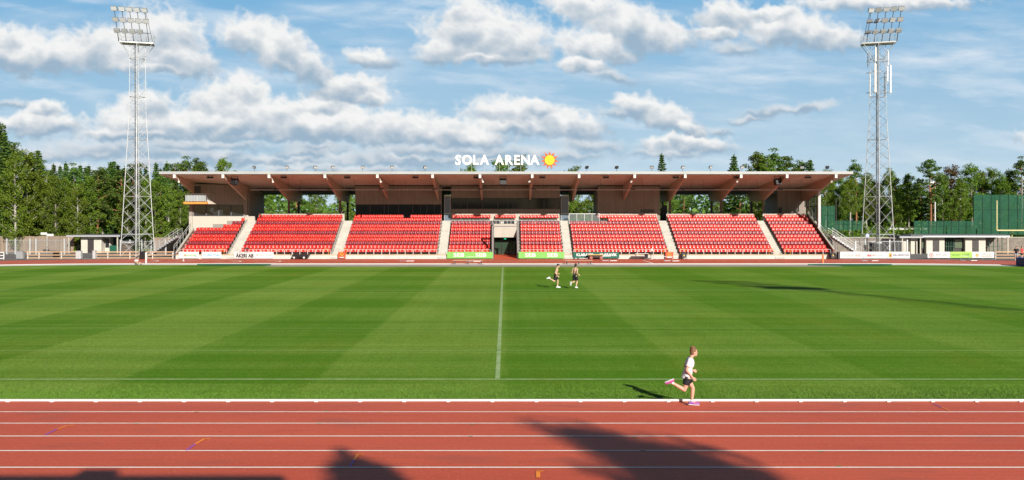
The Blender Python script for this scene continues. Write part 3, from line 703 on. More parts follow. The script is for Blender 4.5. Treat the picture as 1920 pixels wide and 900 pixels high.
# outside stairs and rails at both ends
for s_ in (-1, 1):
    x = 42.95 * s_
    st_ = MB()
    for i in range(14):
        xx = x + s_*(.3 + i*.30); zz = 3.0 - i*.2
        st_.box(min(xx, xx+s_*.29), max(xx, xx+s_*.29), 110.6, 112.0, zz-.30, zz)
    stt = gpart(st_, 'end_stair', galv)
    rr = MB()
    for y in (110.55, 112.05):
        rr.tube((x+s_*.2,y,4.0),(x+s_*4.4,y,1.2),.022); rr.tube((x+s_*.2,y,3.7),(x+s_*4.4,y,.9),.012); rr.tube((x+s_*.2,y,3.4),(x+s_*4.4,y,.6),.012)
        for i in range(0, 15, 2): rr.tube((x+s_*(.2+i*.3),y,3.0-i*.2),(x+s_*(.2+i*.3),y,4.0-i*.2),.015)
    gpart(rr, 'stair_railing', galv_l, stt)
    rr = MB(); y0 = 109.1
    rr.tube((x+s_*.15,109.1,1.7),(x+s_*.15,117.5,5.95),.03); rr.tube((x+s_*.15,109.1,1.35),(x+s_*.15,117.5,5.6),.02)
    for i in range(9): rr.tube((x+s_*.15,109.1+i*1.05,.5+i*.53),(x+s_*.15,109.1+i*1.05,1.7+i*.53),.02)
    gpart(rr, 'rake_railing', galv_l)

# ------------------------------------------------------------------ seats
def seat_mesh(m_red):
    s = MB(); s.mi = 0; w = .229
    # backrest: curved shell with rounded top
    n = 4; prof = []
    for j, (zz, ww, yb) in enumerate(((.44,.86,.0),(.52,1,.02),(.70,1,.05),(.79,.93,.065),(.825,.72,.07))):
        prof.append([(-w*ww + 2*w*ww*i/n, yb + .05*(1-((i/n-.5)*2)**2), zz) for i in range(n+1)])
    vs = [p for r_ in prof for p in r_]; k = n+1
    fs = [(j*k+i, j*k+i+1, (j+1)*k+i+1, (j+1)*k+i) for j in range(4) for i in range(n)]
    b = len(vs); vs2 = [(x, y+.03, z_) for x, y, z_ in vs]; fs2 = [tuple(q+b for q in reversed(f)) for f in fs]
    edge = []
    for i in range(n): edge += [(4*k+i, 4*k+i+1, b+4*k+i+1, b+4*k+i), (i, i+1, b+i+1, b+i)]
    for j in range(4): edge += [(j*k, (j+1)*k, b+(j+1)*k, b+j*k), (j*k+n, (j+1)*k+n, b+(j+1)*k+n, b+j*k+n)]
    s.add(vs+vs2, fs+fs2+edge)
    # pan: shallow dish with turned-down front lip
    s.add([(-w*.95,-.36,.40),(w*.95,-.36,.40),(w,-.32,.445),(w,.02,.425),(-w,.02,.425),(-w,-.32,.445),(0,-.16,.41),
           (-w*.9,-.30,.385),(w*.9,-.30,.385),(w*.9,.02,.38),(-w*.9,.02,.38)],
          [(0,1,2,5),(5,2,6),(2,3,6),(3,4,6),(4,5,6),(7,8,9,10),(0,7,10,4),(1,8,7,0),(3,9,8,1),(1,2,3),(0,4,5),(3,4,10,9)])
    s.mi = 1
    s.box(-.03,.03,-.06,.1,.02,.38); s.box(-.2,.2,.05,.09,.36,.40); s.box(w+.005,w+.025,-.2,.12,.30,.50)
    return s
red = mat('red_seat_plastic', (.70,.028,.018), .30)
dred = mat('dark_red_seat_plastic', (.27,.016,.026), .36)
for m_ in (red, dred):      # every shell has faded a little differently
    t_ = m_.node_tree; b_ = t_.nodes['Principled BSDF']; c_ = tuple(b_.inputs['Base Color'].default_value)
    g_ = t_.nodes.new('ShaderNodeNewGeometry'); o_ = t_.nodes.new('ShaderNodeObjectInfo'); ad_ = t_.nodes.new('ShaderNodeMath'); t_.links.new(g_.outputs['Random Per Island'], ad_.inputs[0]); t_.links.new(o_.outputs['Random'], ad_.inputs[1])
    f_ = t_.nodes.new('ShaderNodeMath'); f_.operation = 'FRACT'; t_.links.new(ad_.outputs[0], f_.inputs[0])
    x_ = t_.nodes.new('ShaderNodeMix'); x_.data_type = 'RGBA'; t_.links.new(f_.outputs[0], x_.inputs[0]); x_.inputs[6].default_value = (c_[0]*.78, c_[1]*.8, c_[2]*.9, 1); x_.inputs[7].default_value = (min(1,c_[0]*1.12), c_[1]*1.6, c_[2]*1.6, 1)
    t_.links.new(x_.outputs[2], b_.inputs['Base Color'])
seat_objs = {}
for key, m in (('r', red), ('d', dred)):
    s = seat_mesh(m); o = s.build('stadium_seat', [m, black]); seat_objs[key] = o.data; bpy.data.objects.remove(o)
    b = seat_objs[key]
names = ['corner block below the balcony', 'wide block right of the corner block', 'block below the left dark windows',
         'block just left of the tunnel', 'block just right of the tunnel', 'block below the plain brown booth',
         'wide block below the right gap', 'right end block']
def seat_xs(a, b, pitch=.49):
    n = int((b - a) / pitch); o = (b - a - n*pitch)/2
    return [a + o + pitch*(i+.5) for i in range(n)]
left_over = []
first = set(); count = 0
for bi, (a, b) in enumerate(BL):
    for k in range(11):
        for x in seat_xs(a, b):
            if bi == 0:
                lim = {7: PX(413, rowY(7)), 8: PX(430, rowY(8)), 9: PX(447, rowY(9)), 10: 99}.get(k, -99)
                if x < lim + .2: continue
            if bi in (3, 4) and k == 9: continue
            if bi == 5:
                if k == 10 and x < 12.9: continue
                if k == 9 and x < 14.5: continue
            if bi == 2 and k == 10 and PX(755,117.5) < x < PX(770,117.5): continue
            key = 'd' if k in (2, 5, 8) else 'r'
            if k < 2 and count < 300:
                o = bpy.data.objects.new('stadium_seat', seat_objs[key]); col.objects.link(o); o.location = (x, rowY(k), rowZ(k)); count += 1
                row = 'front row' if k == 0 else 'second row'
                tag(o, 'red plastic seat in the %s of the %s' % (row, names[bi]), 'seat', 'red seats in the %s of the %s' % (row, names[bi]))
            else: left_over.append((x, rowY(k), rowZ(k), key))
# across the tunnel lid
for x in seat_xs(-1.6, 1.7): left_over.append((x, rowY(10), rowZ(10), 'r'))
def merged(mesh_items, name, mats):
    vs, lv, ls, mi = [], [], [], []; off = 0; lo = 0
    for me, locs, moff in mesh_items:
        co = np.empty(len(me.vertices)*3); me.vertices.foreach_get('co', co); co = co.reshape(-1,3)
        li = np.empty(len(me.loops), dtype=np.int32); me.loops.foreach_get('vertex_index', li)
        st0 = np.empty(len(me.polygons), dtype=np.int32); me.polygons.foreach_get('loop_start', st0)
        m0 = np.empty(len(me.polygons), dtype=np.int32); me.polygons.foreach_get('material_index', m0)
        for L_ in locs:
            vs.append(co + np.array(L_)); lv.append(li + off); ls.append(st0 + lo); mi.append(m0 + moff); off += len(co); lo += len(li)
    v = np.concatenate(vs); l = np.concatenate(lv); s0 = np.concatenate(ls); m0 = np.concatenate(mi)
    me = bpy.data.meshes.new(name); me.vertices.add(len(v)); me.vertices.foreach_set('co', v.ravel()); me.loops.add(len(l)); me.loops.foreach_set('vertex_index', l.astype(np.int32))
    me.polygons.add(len(s0)); me.polygons.foreach_set('loop_start', s0.astype(np.int32)); 
    for m in mats: me.materials.append(m)
    me.polygons.foreach_set('material_index', m0.astype(np.int32)); me.update(calc_edges=True); me.validate()
    o = bpy.data.objects.new(name, me); col.objects.link(o); return o
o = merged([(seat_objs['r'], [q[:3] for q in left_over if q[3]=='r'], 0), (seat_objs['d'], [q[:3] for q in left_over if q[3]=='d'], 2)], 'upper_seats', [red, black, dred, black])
tag(o, 'rows of red and dark red plastic seats filling the upper terrace', 'seats', kind='stuff')

# ------------------------------------------------------------------ roof equipment and sign
def text(body, size, m, parent, loc, rot=(R(90),0,0), ext=.02, off=0, name='lettering', align='CENTER', sx=1.0):
    c = bpy.data.curves.new(name, 'FONT'); c.body = body; c.size = size; c.extrude = ext; c.offset = off; c.align_x = align; c.align_y = 'CENTER'; c.resolution_u = 3
    c.materials.append(m)
    o = bpy.data.objects.new(name, c); col.objects.link(o)
    me = bpy.data.meshes.new_from_object(o); bpy.data.objects.remove(o)
    o = bpy.data.objects.new(name, me); col.objects.link(o); o.parent = parent; o.location = loc; o.rotation_euler = rot; o.scale = (sx,1,1)
    return o
sgn = empty('roof_sign', (PX(947,108.9), 108.9, 11.38), label='white block letters SOLA ARENA with a yellow sun emblem on the roof edge', cat='sign')
cw = mat('sign_white', (.88,.88,.88), .4)
S = 108.9 / F
def letters(word, xpx, gaps):
    for ch, px, w in zip(word, xpx, gaps):
        o = text(ch, 1.72, cw, sgn, ((px-947)*S, 0, (321-301)*S*1.0+.02), ext=.08, off=.055, name='letter', sx=.93)
letters('SOLA', (858.9, 875.8, 891.8, 908.4), (1,)*4)
letters('ARENA', (936.3, 953.6, 969.2, 985.2, 1002.5), (1,)*5)
m = MB()
for px in (861, 884, 908.5, 936.5, 953.5, 976.5, 1001, 1024, 1034): m.tube(((px-947)*S,.14,0),((px-947)*S,.14,1.1),.022,n=5)
m.tube(((852-947)*S,.13,1.55),((1012-947)*S,.13,1.55),.02,n=5)
m.build('sign_frame', galv_l, sgn)
sx_, sz_ = (1030.5-947)*S, (321-300)*S
m = MB()
for i in range(11):
    t = 2*math.pi*i/11 + math.pi/2; dt = .27; a = (sx_+math.cos(t)*1.2, sz_+math.sin(t)*1.2); b = (sx_+math.cos(t-dt)*.68, sz_+math.sin(t-dt)*.68); c = (sx_+math.cos(t+dt)*.68, sz_+math.sin(t+dt)*.68)
    m.prismY([a,b,c], -.02-.001*i, .05)
m.build('sun_rays', mat('sun_orange', (.62,.10,.015), .5), sgn)
m = MB()
pts = [(sx_+math.cos(2*math.pi*i/32)*.72, sz_+math.sin(2*math.pi*i/32)*.72) for i in range(32)]; m.prismY(pts, -.05, .06)
m.build('sun_rim', mat('sun_brown', (.35,.12,.03), .5), sgn)
m = MB(); pts = [(sx_+math.cos(2*math.pi*i/32)*.64, sz_+math.sin(2*math.pi*i/32)*.64) for i in range(32)]; m.prismY(pts, -.07, -.051)
m.build('sun_disc', mat('sun_yellow', (.80,.56,.01), .5), sgn)
m = MB(); 
for a, b in (((-.22,.18),(-.10,.18)),((.10,.18),(.22,.18)),((0,.12),(-.05,-.08)),((-.05,-.08),(.05,-.09)),((-.25,-.18),(0,-.32)),((0,-.32),(.25,-.18))): m.tube((sx_+a[0],-.075,sz_+a[1]),(sx_+b[0],-.075,sz_+b[1]),.018,n=4)
m.build('sun_lines', mat('sun_line', (.70,.42,.02), .5), sgn)

def flood_roof(px, yaw, label):
    o = empty('roof_floodlight', (PX(px,109), 109.0, 11.38), yaw, label, 'floodlight', 'small floodlights along the roof edge')
    MB().tube((0,0,0),(0,0,.42),.03).box(-.16,.16,-.03,.03,.38,.44).build('bracket', dgrey, o)
    h = MB(); h.cbox((0,-.05,.62),(.56,.16,.42),rx=R(28)); h.build('housing', dgrey, o)
    f = MB(); f.cbox((0,-.135,.575),(.50,.02,.36),rx=R(28)); f.build('lamp_glass', mat('lamp_glass', (.55,.57,.59), .2), o); o.scale = (.85,.85,.85)
    return o
rf = [477,538,591,624,680,735,797,1100,1156,1222,1280,1332,1391,1504,1551]
ords = ['first','second','third','fourth','fifth','sixth','seventh','eighth','ninth','tenth','eleventh','twelfth','thirteenth','fourteenth','fifteenth']
for i, px in enumerate(rf):
    lab = ('%s small floodlight from the left on the roof edge left of the sign' % ords[i]) if i < 7 else ('%s small floodlight along the roof edge right of the sun emblem' % ords[i-7])
    flood_roof(px, R([-30,5,25,30,10,15,35,140,150,-15,20,25,10,-20,150][i]), lab)
for i, px in enumerate((394,532,651,779,893,1017,1136,1267,1381,1515)):
    x = PX(px, 109.6); zt = ZC(109.6)
    o = empty('ceiling_heater', (x, 109.6, zt), 0, '%s black box lamp from the left under the front edge of the roof' % ords[i], 'heater', 'black boxes under the roof edge')
    MB().box(-.38,.38,-.18,.18,-.36,-.12).build('housing', black, o, bevel=.02)
    MB().box(-.3,-.24,-.03,.03,-.12,0).box(.24,.3,-.03,.03,-.12,0).build('bracket', dgrey, o)
for px, lab in ((440,'black loudspeaker hung under the left part of the roof'),(943,'black loudspeaker hung under the roof middle below the sign'),(1458,'black loudspeaker hung under the right part of the roof')):
    Y = 110.2; x = PX(px, Y); zt = ZC(Y)
    o = empty('loudspeaker', (x, Y, zt), R(-15 if px < 900 else (0 if px < 1000 else 15)), lab, 'loudspeaker', 'loudspeakers under the roof')
    MB().cbox((0,0,-.72),(.85,.6,.82),rx=R(-14)).build('cabinet', mat('speaker_grey',(.03,.03,.033),.6), o, bevel=.03)
    MB().cbox((0,-.32,-.72),(.74,.03,.70),rx=R(-14)).build('grille', black, o)
    MB().box(-.46,-.42,-.05,.05,-.8,0).box(.42,.46,-.05,.05,-.8,0).build('yoke', dgrey, o)
for i, x in enumerate([BX[0], BX[2], BX[4], BX[6], BX[7], BX[9], BX[11], BX[13]]):
    side = 1 if x < 0 else -1
    o = empty('beam_spotlight', (x + side*.26, 109.4, 10.15), 0, '%s small white spotlight from the left on the roof beams' % ords[i], 'spotlight', 'white spotlights on the beams')
    MB().tube((0,0,.3),(0,0,0),.03).build('arm', white, o)
    MB().tube((-.02*side,.1,.0),(.12*side,-.25,-.12),.10,.13,n=10).build('lamp_body', white, o)

# ------------------------------------------------------------------ floodlight masts
def mast(name, x, y, mirror, label, rows, cells=False, zb=0):
    s_ = -1 if mirror else 1
    root = empty(name, (x, y, zb), 0, label, 'floodlight mast', 'tall lattice floodlight masts')
    th = R(-27) * s_
    ZT = 29.8
    def half(z_):
        if z_ < 20: return (3.15 + (1.55-3.15)*z_/20)/2
        return (1.55 + (1.4-1.55)*(z_-20)/10)/2
    def leg(i, z_):
        a = th + math.pi/4 + i*math.pi/2; r = half(z_)*math.sqrt(2); return Vector((math.cos(a)*r, math.sin(a)*r, z_))
    zs = [0]; 
    while zs[-1] < ZT: zs.append(min(ZT, zs[-1] + max(1.05, half(zs[-1])*1.45)))
    fr = MB()
    for i in range(4):
        for a, b in zip(zs[:-1], zs[1:]): fr.tube(leg(i,a), leg(i,b), .052 if a < 18 else .036, n=6)
    for k, (a, b) in enumerate(zip(zs[:-1], zs[1:])):
        for i in range(4):
            j = (i+1) % 4
            if k % 2: fr.tube(leg(i,a), leg(j,b), .023, n=4)
            else: fr.tube(leg(j,a), leg(i,b), .023, n=4)
            if a < 17:
                if k % 2: fr.tube(leg(j,a), leg(i,b), .021, n=4)
                else: fr.tube(leg(i,a), leg(j,b), .021, n=4)
            if k % 5 == 4: fr.tube(leg(i,a), leg(j,a), .035, n=4)
    for (z0, w) in ((3.05, 2.6),):
        for i in range(4): fr.tube(leg(i,z0)*1.0, leg((i+1)%4,z0), .05, n=4)
    fr.build('lattice_frame', galv_l, root)
    # ladder with cable tray in the middle of the near face
    ld = MB(); c = (leg(2,0)+leg(3,0))/2; c2 = (leg(2,ZT)+leg(3,ZT))/2
    ux = Vector((math.cos(th), math.sin(th), 0))*.2
    o1 = Vector((-.35*s_, 0, 0)) if not mirror else Vector((.1,0,0))
    p0, p1 = Vector((o1.x, .3, 0)), Vector((o1.x, .2, ZT))
    ld.tube(p0-ux, p1-ux, .03, n=4); ld.tube(p0+ux, p1+ux, .03, n=4)
    for k in range(int(ZT/.45)):
        q = p0 + (p1-p0)*((k+.5)*.45/ZT); ld.tube(q-ux, q+ux, .02, n=4)
        if k % 2: ld.path([q-ux, q-ux*1.4+Vector((0,-.5,0)), q+ux*1.4+Vector((0,-.5,0)), q+ux], .014, n=4)
    ld.build('ladder', galv, root)
    MB().tube(p0+Vector((-.15,.12,0)), p1+Vector((-.15,.12,0)), .05, n=6).tube(p0+Vector((.1,.16,0)), p1+Vector((.1,.16,0)), .035, n=6).build('cable_bundle', dgrey, root)
    # platform
    pf = MB(); PZ0 = ZT; w2, d2 = 2.2, .95; px_ = .35*s_ * (1 if not mirror else 1)
    yaw = R(16)*s_
    T = Matrix.Translation((px_*.6-.25*s_, 0, PZ0)) @ Matrix.Rotation(yaw, 4, 'Z')
    pf.T = T
    pf.box(-w2,w2,-d2,d2,0,.16)
    for i in range(9): pf.tube((-w2+i*2*w2/8,-d2,.16),(-w2+i*2*w2/8,-d2,1.15),.022,n=4); pf.tube((-w2+i*2*w2/8,d2,.16),(-w2+i*2*w2/8,d2,1.15),.022,n=4)
    for h in (.62,1.15):
        pf.path([(-w2,-d2,h),(w2,-d2,h),(w2,d2,h),(-w2,d2,h),(-w2,-d2,h)], .026, n=4)
    for sx2 in (-1, 1):
        for sy in (-1, 1): pf.tube((sx2*w2*.92, sy*d2, 0), (sx2*.55, sy*.55, -2.3), .035, n=4)
    pf.build('platform', galv_l, root)
    # lamp rack leaning back, away from the pitch
    rk = MB(); lean = -.55*s_
    T2 = T @ Matrix(((1,0,lean/4.6,-.35*s_),(0,1,-.05,-.75),(0,0,1,.1),(0,0,0,1)))
    rk.T = T2
    cols = [-1.95,-.98,0,.98,1.95]
    for c_ in cols: rk.tube((c_,0,0),(c_,0,4.5),.045,n=5); rk.tube((c_,.0,2.4),(c_,.5,0),.025,n=4)
    for h in (1.35,2.85,4.35): rk.tube((-2.25,0,h),(2.25,0,h),.045,n=5)
    rk.tube((2.05*s_,0,4.4),(2.35*s_,1.2,.5),.03,n=4)
    rk.build('lamp_rack', dgrey, root)
    lamp_m = mat('floodlight_glass', (.62,.67,.70), .25); body_m = mat('floodlight_body', (.33,.35,.37), .5, .3)
    rr = random.Random(5 if mirror else 4)
    for r_, h in enumerate((1.35, 2.85, 4.35)):
        for c_i, c_ in enumerate(cols):
            if (r_, c_i) in rows.get('skip', ()): continue
            dark = (r_, c_i) in rows.get('dark', ())
            p = T2 @ Vector((c_, -.18, h + .12))
            e = empty('floodlight', p, yaw + rr.uniform(-.35,.35) + (R(150) if dark else 0), parent=root)
            tilt = R(28 + (2-r_)*10)
            MB().cbox((0,.0,0),(.80,.22,.62),rx=tilt).tube((-.36,.1,-.1),(-.1,.2,-.35),.03,n=4).tube((.36,.1,-.1),(.1,.2,-.35),.03,n=4).build('housing', body_m, e)
            g = MB(); q = Matrix.Rotation(tilt, 4, 'X')
            for k in range(3):
                cc_ = q @ Vector((0, -.125, -.18 + k*.18)); g.cbox(cc_, (.74,.03,.165), rx=tilt)
            g.build('lamp_glass', lamp_m, e)
    if cells:
        am_ = mat('antenna_white', (.72,.73,.72), .5)
        for (dx, dy, z0, z1, w) in ((-1.25,-.3,22.4,25.6,.22),(-.75,-.9,22.9,26.9,.50),(.95,-.9,24.4,26.5,.35),(1.65,-.3,22.9,26.8,.38),(-1.3,.2,26.8,29.6-1,.16),(1.35,-.2,26.8,28.9,.3),(-.7,-.9,27.2,29.2,.35),(1.2,.5,22.6,25.4,.2)):
            e = empty('antenna', (dx,dy,z0), parent=root)
            w *= .6; MB().box(-w/2,w/2,-.06,.06,0,(z1-z0)).build('radome', am_, e, bevel=.03)
            MB().tube((0,.14,-.3),(0,.14,z1-z0+.3),.035,n=5).tube((0,.14,(z1-z0)*.3),(-dx*.5,.3-dy*.3,(z1-z0)*.3),.03,n=4).build('mount', galv, e)
        rg = MB()
        for h in (23.0,25.8,27.4): rg.path([(-1.4,-.6,h),(1.4,-.6,h),(1.4,.6,h),(-1.4,.6,h),(-1.4,-.6,h)], .03, n=4)
        rg.build('antenna_ring', galv_l, root)
    return root
MX, MY = 51.9, 118.0
mast('floodlight_mast', PX(258,MY), MY, False, 'grey steel floodlight mast standing left of the grandstand', {'skip': [(0,4)], 'dark': []})
mast('floodlight_mast', PX(1646,MY), MY, True, 'grey steel floodlight mast with white phone antennas right of the grandstand', {'skip': [], 'dark': [(1,0),(1,1),(0,0)]}, cells=True)
mast('floodlight_mast', 47.4, 6.0, True, 'near floodlight mast whose long shadow crosses the grass at right', {'skip': [], 'dark': []})

# ------------------------------------------------------------------ advertising boards
def board(px0, px1, py0, py1, Y, m, label, cat='advertising board', th=.05, group='advertising boards along the track'):
    x0, x1 = PX(px0,Y), PX(px1,Y); z0, z1 = max(.04, PZ(py1,Y)), PZ(py0,Y)
    o = empty('advertising_board', ((x0+x1)/2, Y, 0), 0, label, cat, group); w = (x1-x0)/2
    MB().box(-w,w,-th/2,th/2,z0,z1).build('panel', m, o, bevel=.01)
    f = MB()
    for t in (-.9,0,.9): f.tube((w*t,.08,0),(w*t,.08,z1-.05),.025,n=5); f.tube((w*t,.08,z1*.6),(w*t,.30,0),.02,n=4)
    f.build('frame', galv, o)
    o['w'] = w; return o, w, z0, z1, -th/2-.012
bw = mat('board_white', (.70,.70,.69), .45, noise=(1.2,.04)); bg_ = mat('board_light_green', (.20,.52,.12), .45, noise=(1,.05)); bdg = mat('board_dark_green', (.0,.115,.075), .45, noise=(1,.08))
ltx = lambda n, c: mat(n, c, .5)
t_grey = ltx('print_grey', (.26,.28,.31)); t_dark = ltx('print_black', (.02,.02,.02)); t_blue = ltx('print_light_blue', (.12,.42,.62)); t_lg = ltx('print_pale_green', (.20,.45,.22)); t_red = ltx('print_red', (.60,.06,.06)); t_pink = ltx('print_pink', (.70,.12,.12)); t_or = ltx('print_orange', (.85,.35,.05)); t_w = ltx('print_white', (.85,.85,.85)); t_navy = ltx('print_navy', (.03,.05,.15))
YB = 108.45
o, w, z0, z1, y = board(335,373,472.2,484.5,YB, bw, 'white board with pale green print, leftmost along the stand front'); zc = (z0+z1)/2
text('sponsring', .42, t_lg, o, (.15,y,zc), ext=.004, off=.01)
MB().cbox((-w*.35,y,zc),(.10,.01,.22),ry=.3).build('logo_mark', t_red, o)
o, w, z0, z1, y = board(378,415,472.2,484.5,YB, bw, 'white board with light blue lettering below the corner block')
text('CARLITIAL', .42, t_blue, o, (.15,y,zc), ext=.004, off=.01); text('S', .55, ltx('print_cyan',(.1,.55,.7)), o, (-w*.82,y,zc), ext=.004)
o, w, z0, z1, y = board(439,513,472.2,484.8,YB, bw, 'long white board with black lettering ÅKERI AB')
text('ÅKERI AB', .66, t_dark, o, (-w*.46,y,zc-.1), ext=.004, off=.03, sx=.82); text('BENGT  HANSSONS', .17, t_navy, o, (-w*.46,y,zc+.31), ext=.004)
text('N', .30, t_dark, o, (w*.16,y,zc), ext=.004); text('transport & maskin', .24, t_grey, o, (w*.6,y,zc), ext=.003)
for a, b, ws, lab in ((838,924,(-.48,.48),'light green board left of the entrance tunnel'),(972,1058,(-.48,.48),'light green board right of the entrance tunnel')):
    o, w, z0, z1, y = board(a,b,472.2,484.5,YB, bg_, lab, group='light green boards beside the tunnel')
    for u in ws: text('SEB', .66, t_w, o, (w*u,y,zc), ext=.004, off=.012, sx=1.4)
o, w, z0, z1, y = board(1075,1161,472.8,484.0,YB, bdg, 'dark green board with white capitals right of the tunnel')
for u in (-.5,.52): text('KLARAVIK', .48, t_w, o, (w*u,y,zc+.03), ext=.004, off=.015)
orr = mat('board_orange_red', (.78,.10,.04), .45)
for a, b, lab in ((634,648,'small orange sign with yellow ring, left of the tunnel'),(1248,1262.5,'small orange sign with yellow ring, right of the tunnel')):
    o, w, z0, z1, y = board(a,b,472.5,484.2,YB-.1, orr, lab, 'sign', group='small orange square signs')
    m = MB(); n = 20
    for i in range(n):
        if i in (1,2): continue
        t0, t1 = 2*math.pi*i/n, 2*math.pi*(i+1)/n; m.tube((math.cos(t0)*.2,y,zc+.12+math.sin(t0)*.17),(math.cos(t1)*.2,y,zc+.12+math.sin(t1)*.17),.04,n=4)
    m.build('ring_emblem', mat('emblem_yellow',(.9,.55,.05),.5), o)
    text('BANAN', .16, t_w, o, (0,y,zc-.3), ext=.004, off=.01)
bb = []
o, w, z0, z1, y = board(1574,1619,472,484.5,YB, bw, 'white board reading rocked, nearest the right stand end', group='white boards on the rail at right')
text('rock', .62, t_grey, o, (-.35,y,zc), ext=.003, sx=1.1); text('ed', .62, t_pink, o, (.82,y,zc), ext=.003, sx=1.1)
o, w, z0, z1, y = board(1619.5,1664,472,484.5,YB, bw, 'white board with red mark and grey word Industrie', group='white boards on the rail at right')
text('Indu', .42, t_red, o, (-.35,y,zc), ext=.003); text('strie', .36, t_grey, o, (.55,y,zc), ext=.003)
MB().prismY([(-w*.8,zc-.2),(-w*.6,zc+.2),(-w*.55,zc-.05),(-w*.45,zc+.12),(-w*.38,zc-.2)], y-.002, y+.004).build('logo_mark', t_red, o)
o, w, z0, z1, y = board(1664.5,1706,472,484.5,YB, bw, 'white board with dark lettering INSPEKTION and an orange square mark', group='white boards on the rail at right')
text('KBK-INSPEKTION', .27, t_navy, o, (.28,y,zc), ext=.003, off=.006)
MB().prismY([(-w*.9,zc-.27),(-w*.9,zc+.27),(-w*.64,zc+.27),(-w*.64,zc-.27)], y-.002, y+.004).build('logo_mark', t_or, o)
MB().prismY([(-w*.8,zc-.2),(-w*.8,zc+.0),(-w*.68,zc+.1),(-w*.68,zc-.2)], y-.006, y-.003).build('logo_hand', t_dark, o)
o, w, z0, z1, y = board(1739,1781.5,472,483.5,YB, bw, 'white board with red ring emblem in front of the low building', group='boards in front of the low building')
text('SPECIAL', .42, t_grey, o, (.35,y,zc+.05), ext=.003); m = MB()
for i in range(16): m.tube((-w*.68+math.cos(i*math.pi/8)*.26,y,zc+math.sin(i*math.pi/8)*.26),(-w*.68+math.cos((i+1)*math.pi/8)*.26,y,zc+math.sin((i+1)*math.pi/8)*.26),.035,n=4)
m.build('ring_emblem', t_red, o); text('SI', .26, t_red, o, (-w*.68,y,zc), ext=.003, off=.01)
o, w, z0, z1, y = board(1782,1822,472,483.5,YB, mat('board_lime',(.36,.62,.10),.45), 'lime green board reading OSB in front of the low building', group='boards in front of the low building')
text('OSB', .52, ltx('print_dark_green',(.03,.15,.03)), o, (w*.45,y,zc), ext=.003); text('OMSORGSSERVICE\nBERGSLAGEN', .16, ltx('print_mid_green',(.12,.35,.06)), o, (-w*.5,y,zc), ext=.003)
o, w, z0, z1, y = board(1822.5,1864,472,483.5,YB, bw, 'white board with orange flower mark and two grey lines', group='boards in front of the low building')
text('KARLSTAD\nAKADEMIN', .27, t_grey, o, (.45,y,zc+.0), ext=.003); m = MB()
for i in range(5): m.ell((-w*.55+math.cos(i*1.256)*.14,y,zc+math.sin(i*1.256)*.14),(.10,.006,.10),8,4)
m.build('flower_mark', t_or, o)

# ------------------------------------------------------------------ track-side things
def wheel(mb, c, r, w=.12, n=14):
    mb.tube((c[0],c[1]-w/2,c[2]),(c[0],c[1]+w/2,c[2]),r,n=n)
# black low trailer
Y = 107.9; X = PX(564,Y)
t = empty('low_trailer', (X,Y,0), 0, 'low black trailer with pale wheels parked before the stand', 'trailer')
MB().prismY([(-1.05,.62),(1.15,.62),(.95,.30),(-.95,.30)], -.5, .5).build('body', black, t, bevel=.02)
for x in (-.72,.55):
    m = MB(); wheel(m,(x,-.55,.24),.22); m.build('wheel', black, t); m = MB(); wheel(m,(x,-.62,.24),.13,.03); m.build('wheel_hub', mat('hub_pale',(.6,.62,.62),.5), t)
MB().path([(-1.0,0,.62),(-1.15,0,.95),(-1.1,0,1.3)],.03).build('handle', galv_l, t)
# equipment cart right
X = PX(1117,Y)
t = empty('equipment_cart', (X,Y-.15,0), 0, 'dark equipment cart with a yellow plank top before the green board', 'cart')
MB().box(-.85,.85,-.4,.4,.22,.55).build('body', mat('cart_brown',(.05,.03,.025),.7), t, bevel=.02)
MB().box(-1.0,1.0,-.42,.42,.565,.64).build('plank_top', mat('plank_yellow',(.75,.48,.16),.6), t)
for x in (-.65,.65):
    m = MB(); wheel(m,(x,-.46,.22),.2); m.build('wheel', mat('wheel_rust',(.35,.12,.10),.6), t)
t = empty('hand_truck', (PX(1088,Y),Y-.1,0), 0, 'small silver hand truck lying below the dark green board', 'hand truck')
MB().tube((-1,0,.12),(.9,0,.12),.03).tube((-1,.4,.12),(.9,.4,.12),.03).tube((-.5,0,.12),(-.5,.4,.12),.03).tube((.5,0,.12),(.5,.4,.12),.03).tube((.9,0,.12),(1.1,0,.4),.03).build('frame', galv_l, t)
m = MB(); wheel(m,(-.8,-.1,.1),.1,.06); wheel(m,(-.3,-.1,.1),.1,.06); m.build('castors', black, t)
# hose reels / wheels at block corners
for px, lab in ((1282,'black hose reel with yellow hub left of an aisle'),(1561,'black hose reel with yellow hub at the right stand end')):
    Y2 = 108.2; X = PX(px,Y2)
    t = empty('hose_reel', (X,Y2,0), R(12), lab, 'hose reel', 'hose reels at the front of the stand')
    m = MB(); wheel(m,(0,-.1,.48),.37,.04,18); wheel(m,(0,.16,.48),.37,.04,18); m.build('flange', mat('reel_dark',(.05,.055,.065),.5), t)
    m = MB(); wheel(m,(0,.03,.48),.29,.2,18); m.build('hose_roll', black, t)
    m = MB(); wheel(m,(0,-.14,.48),.10,.05,12); m.build('hub', mat('hub_yellow',(.8,.5,.08),.5), t)
    MB().path([(-.35,-.2,.02),(-.2,-.16,.95),(-.5,-.1,1.05)],.025).path([(.35,-.2,.02),(.15,-.16,.9)],.025).tube((-.35,-.2,.03),(-.35,.3,.03),.03).tube((.35,-.2,.03),(.35,.3,.03),.03).build('stand_frame', dgrey, t)
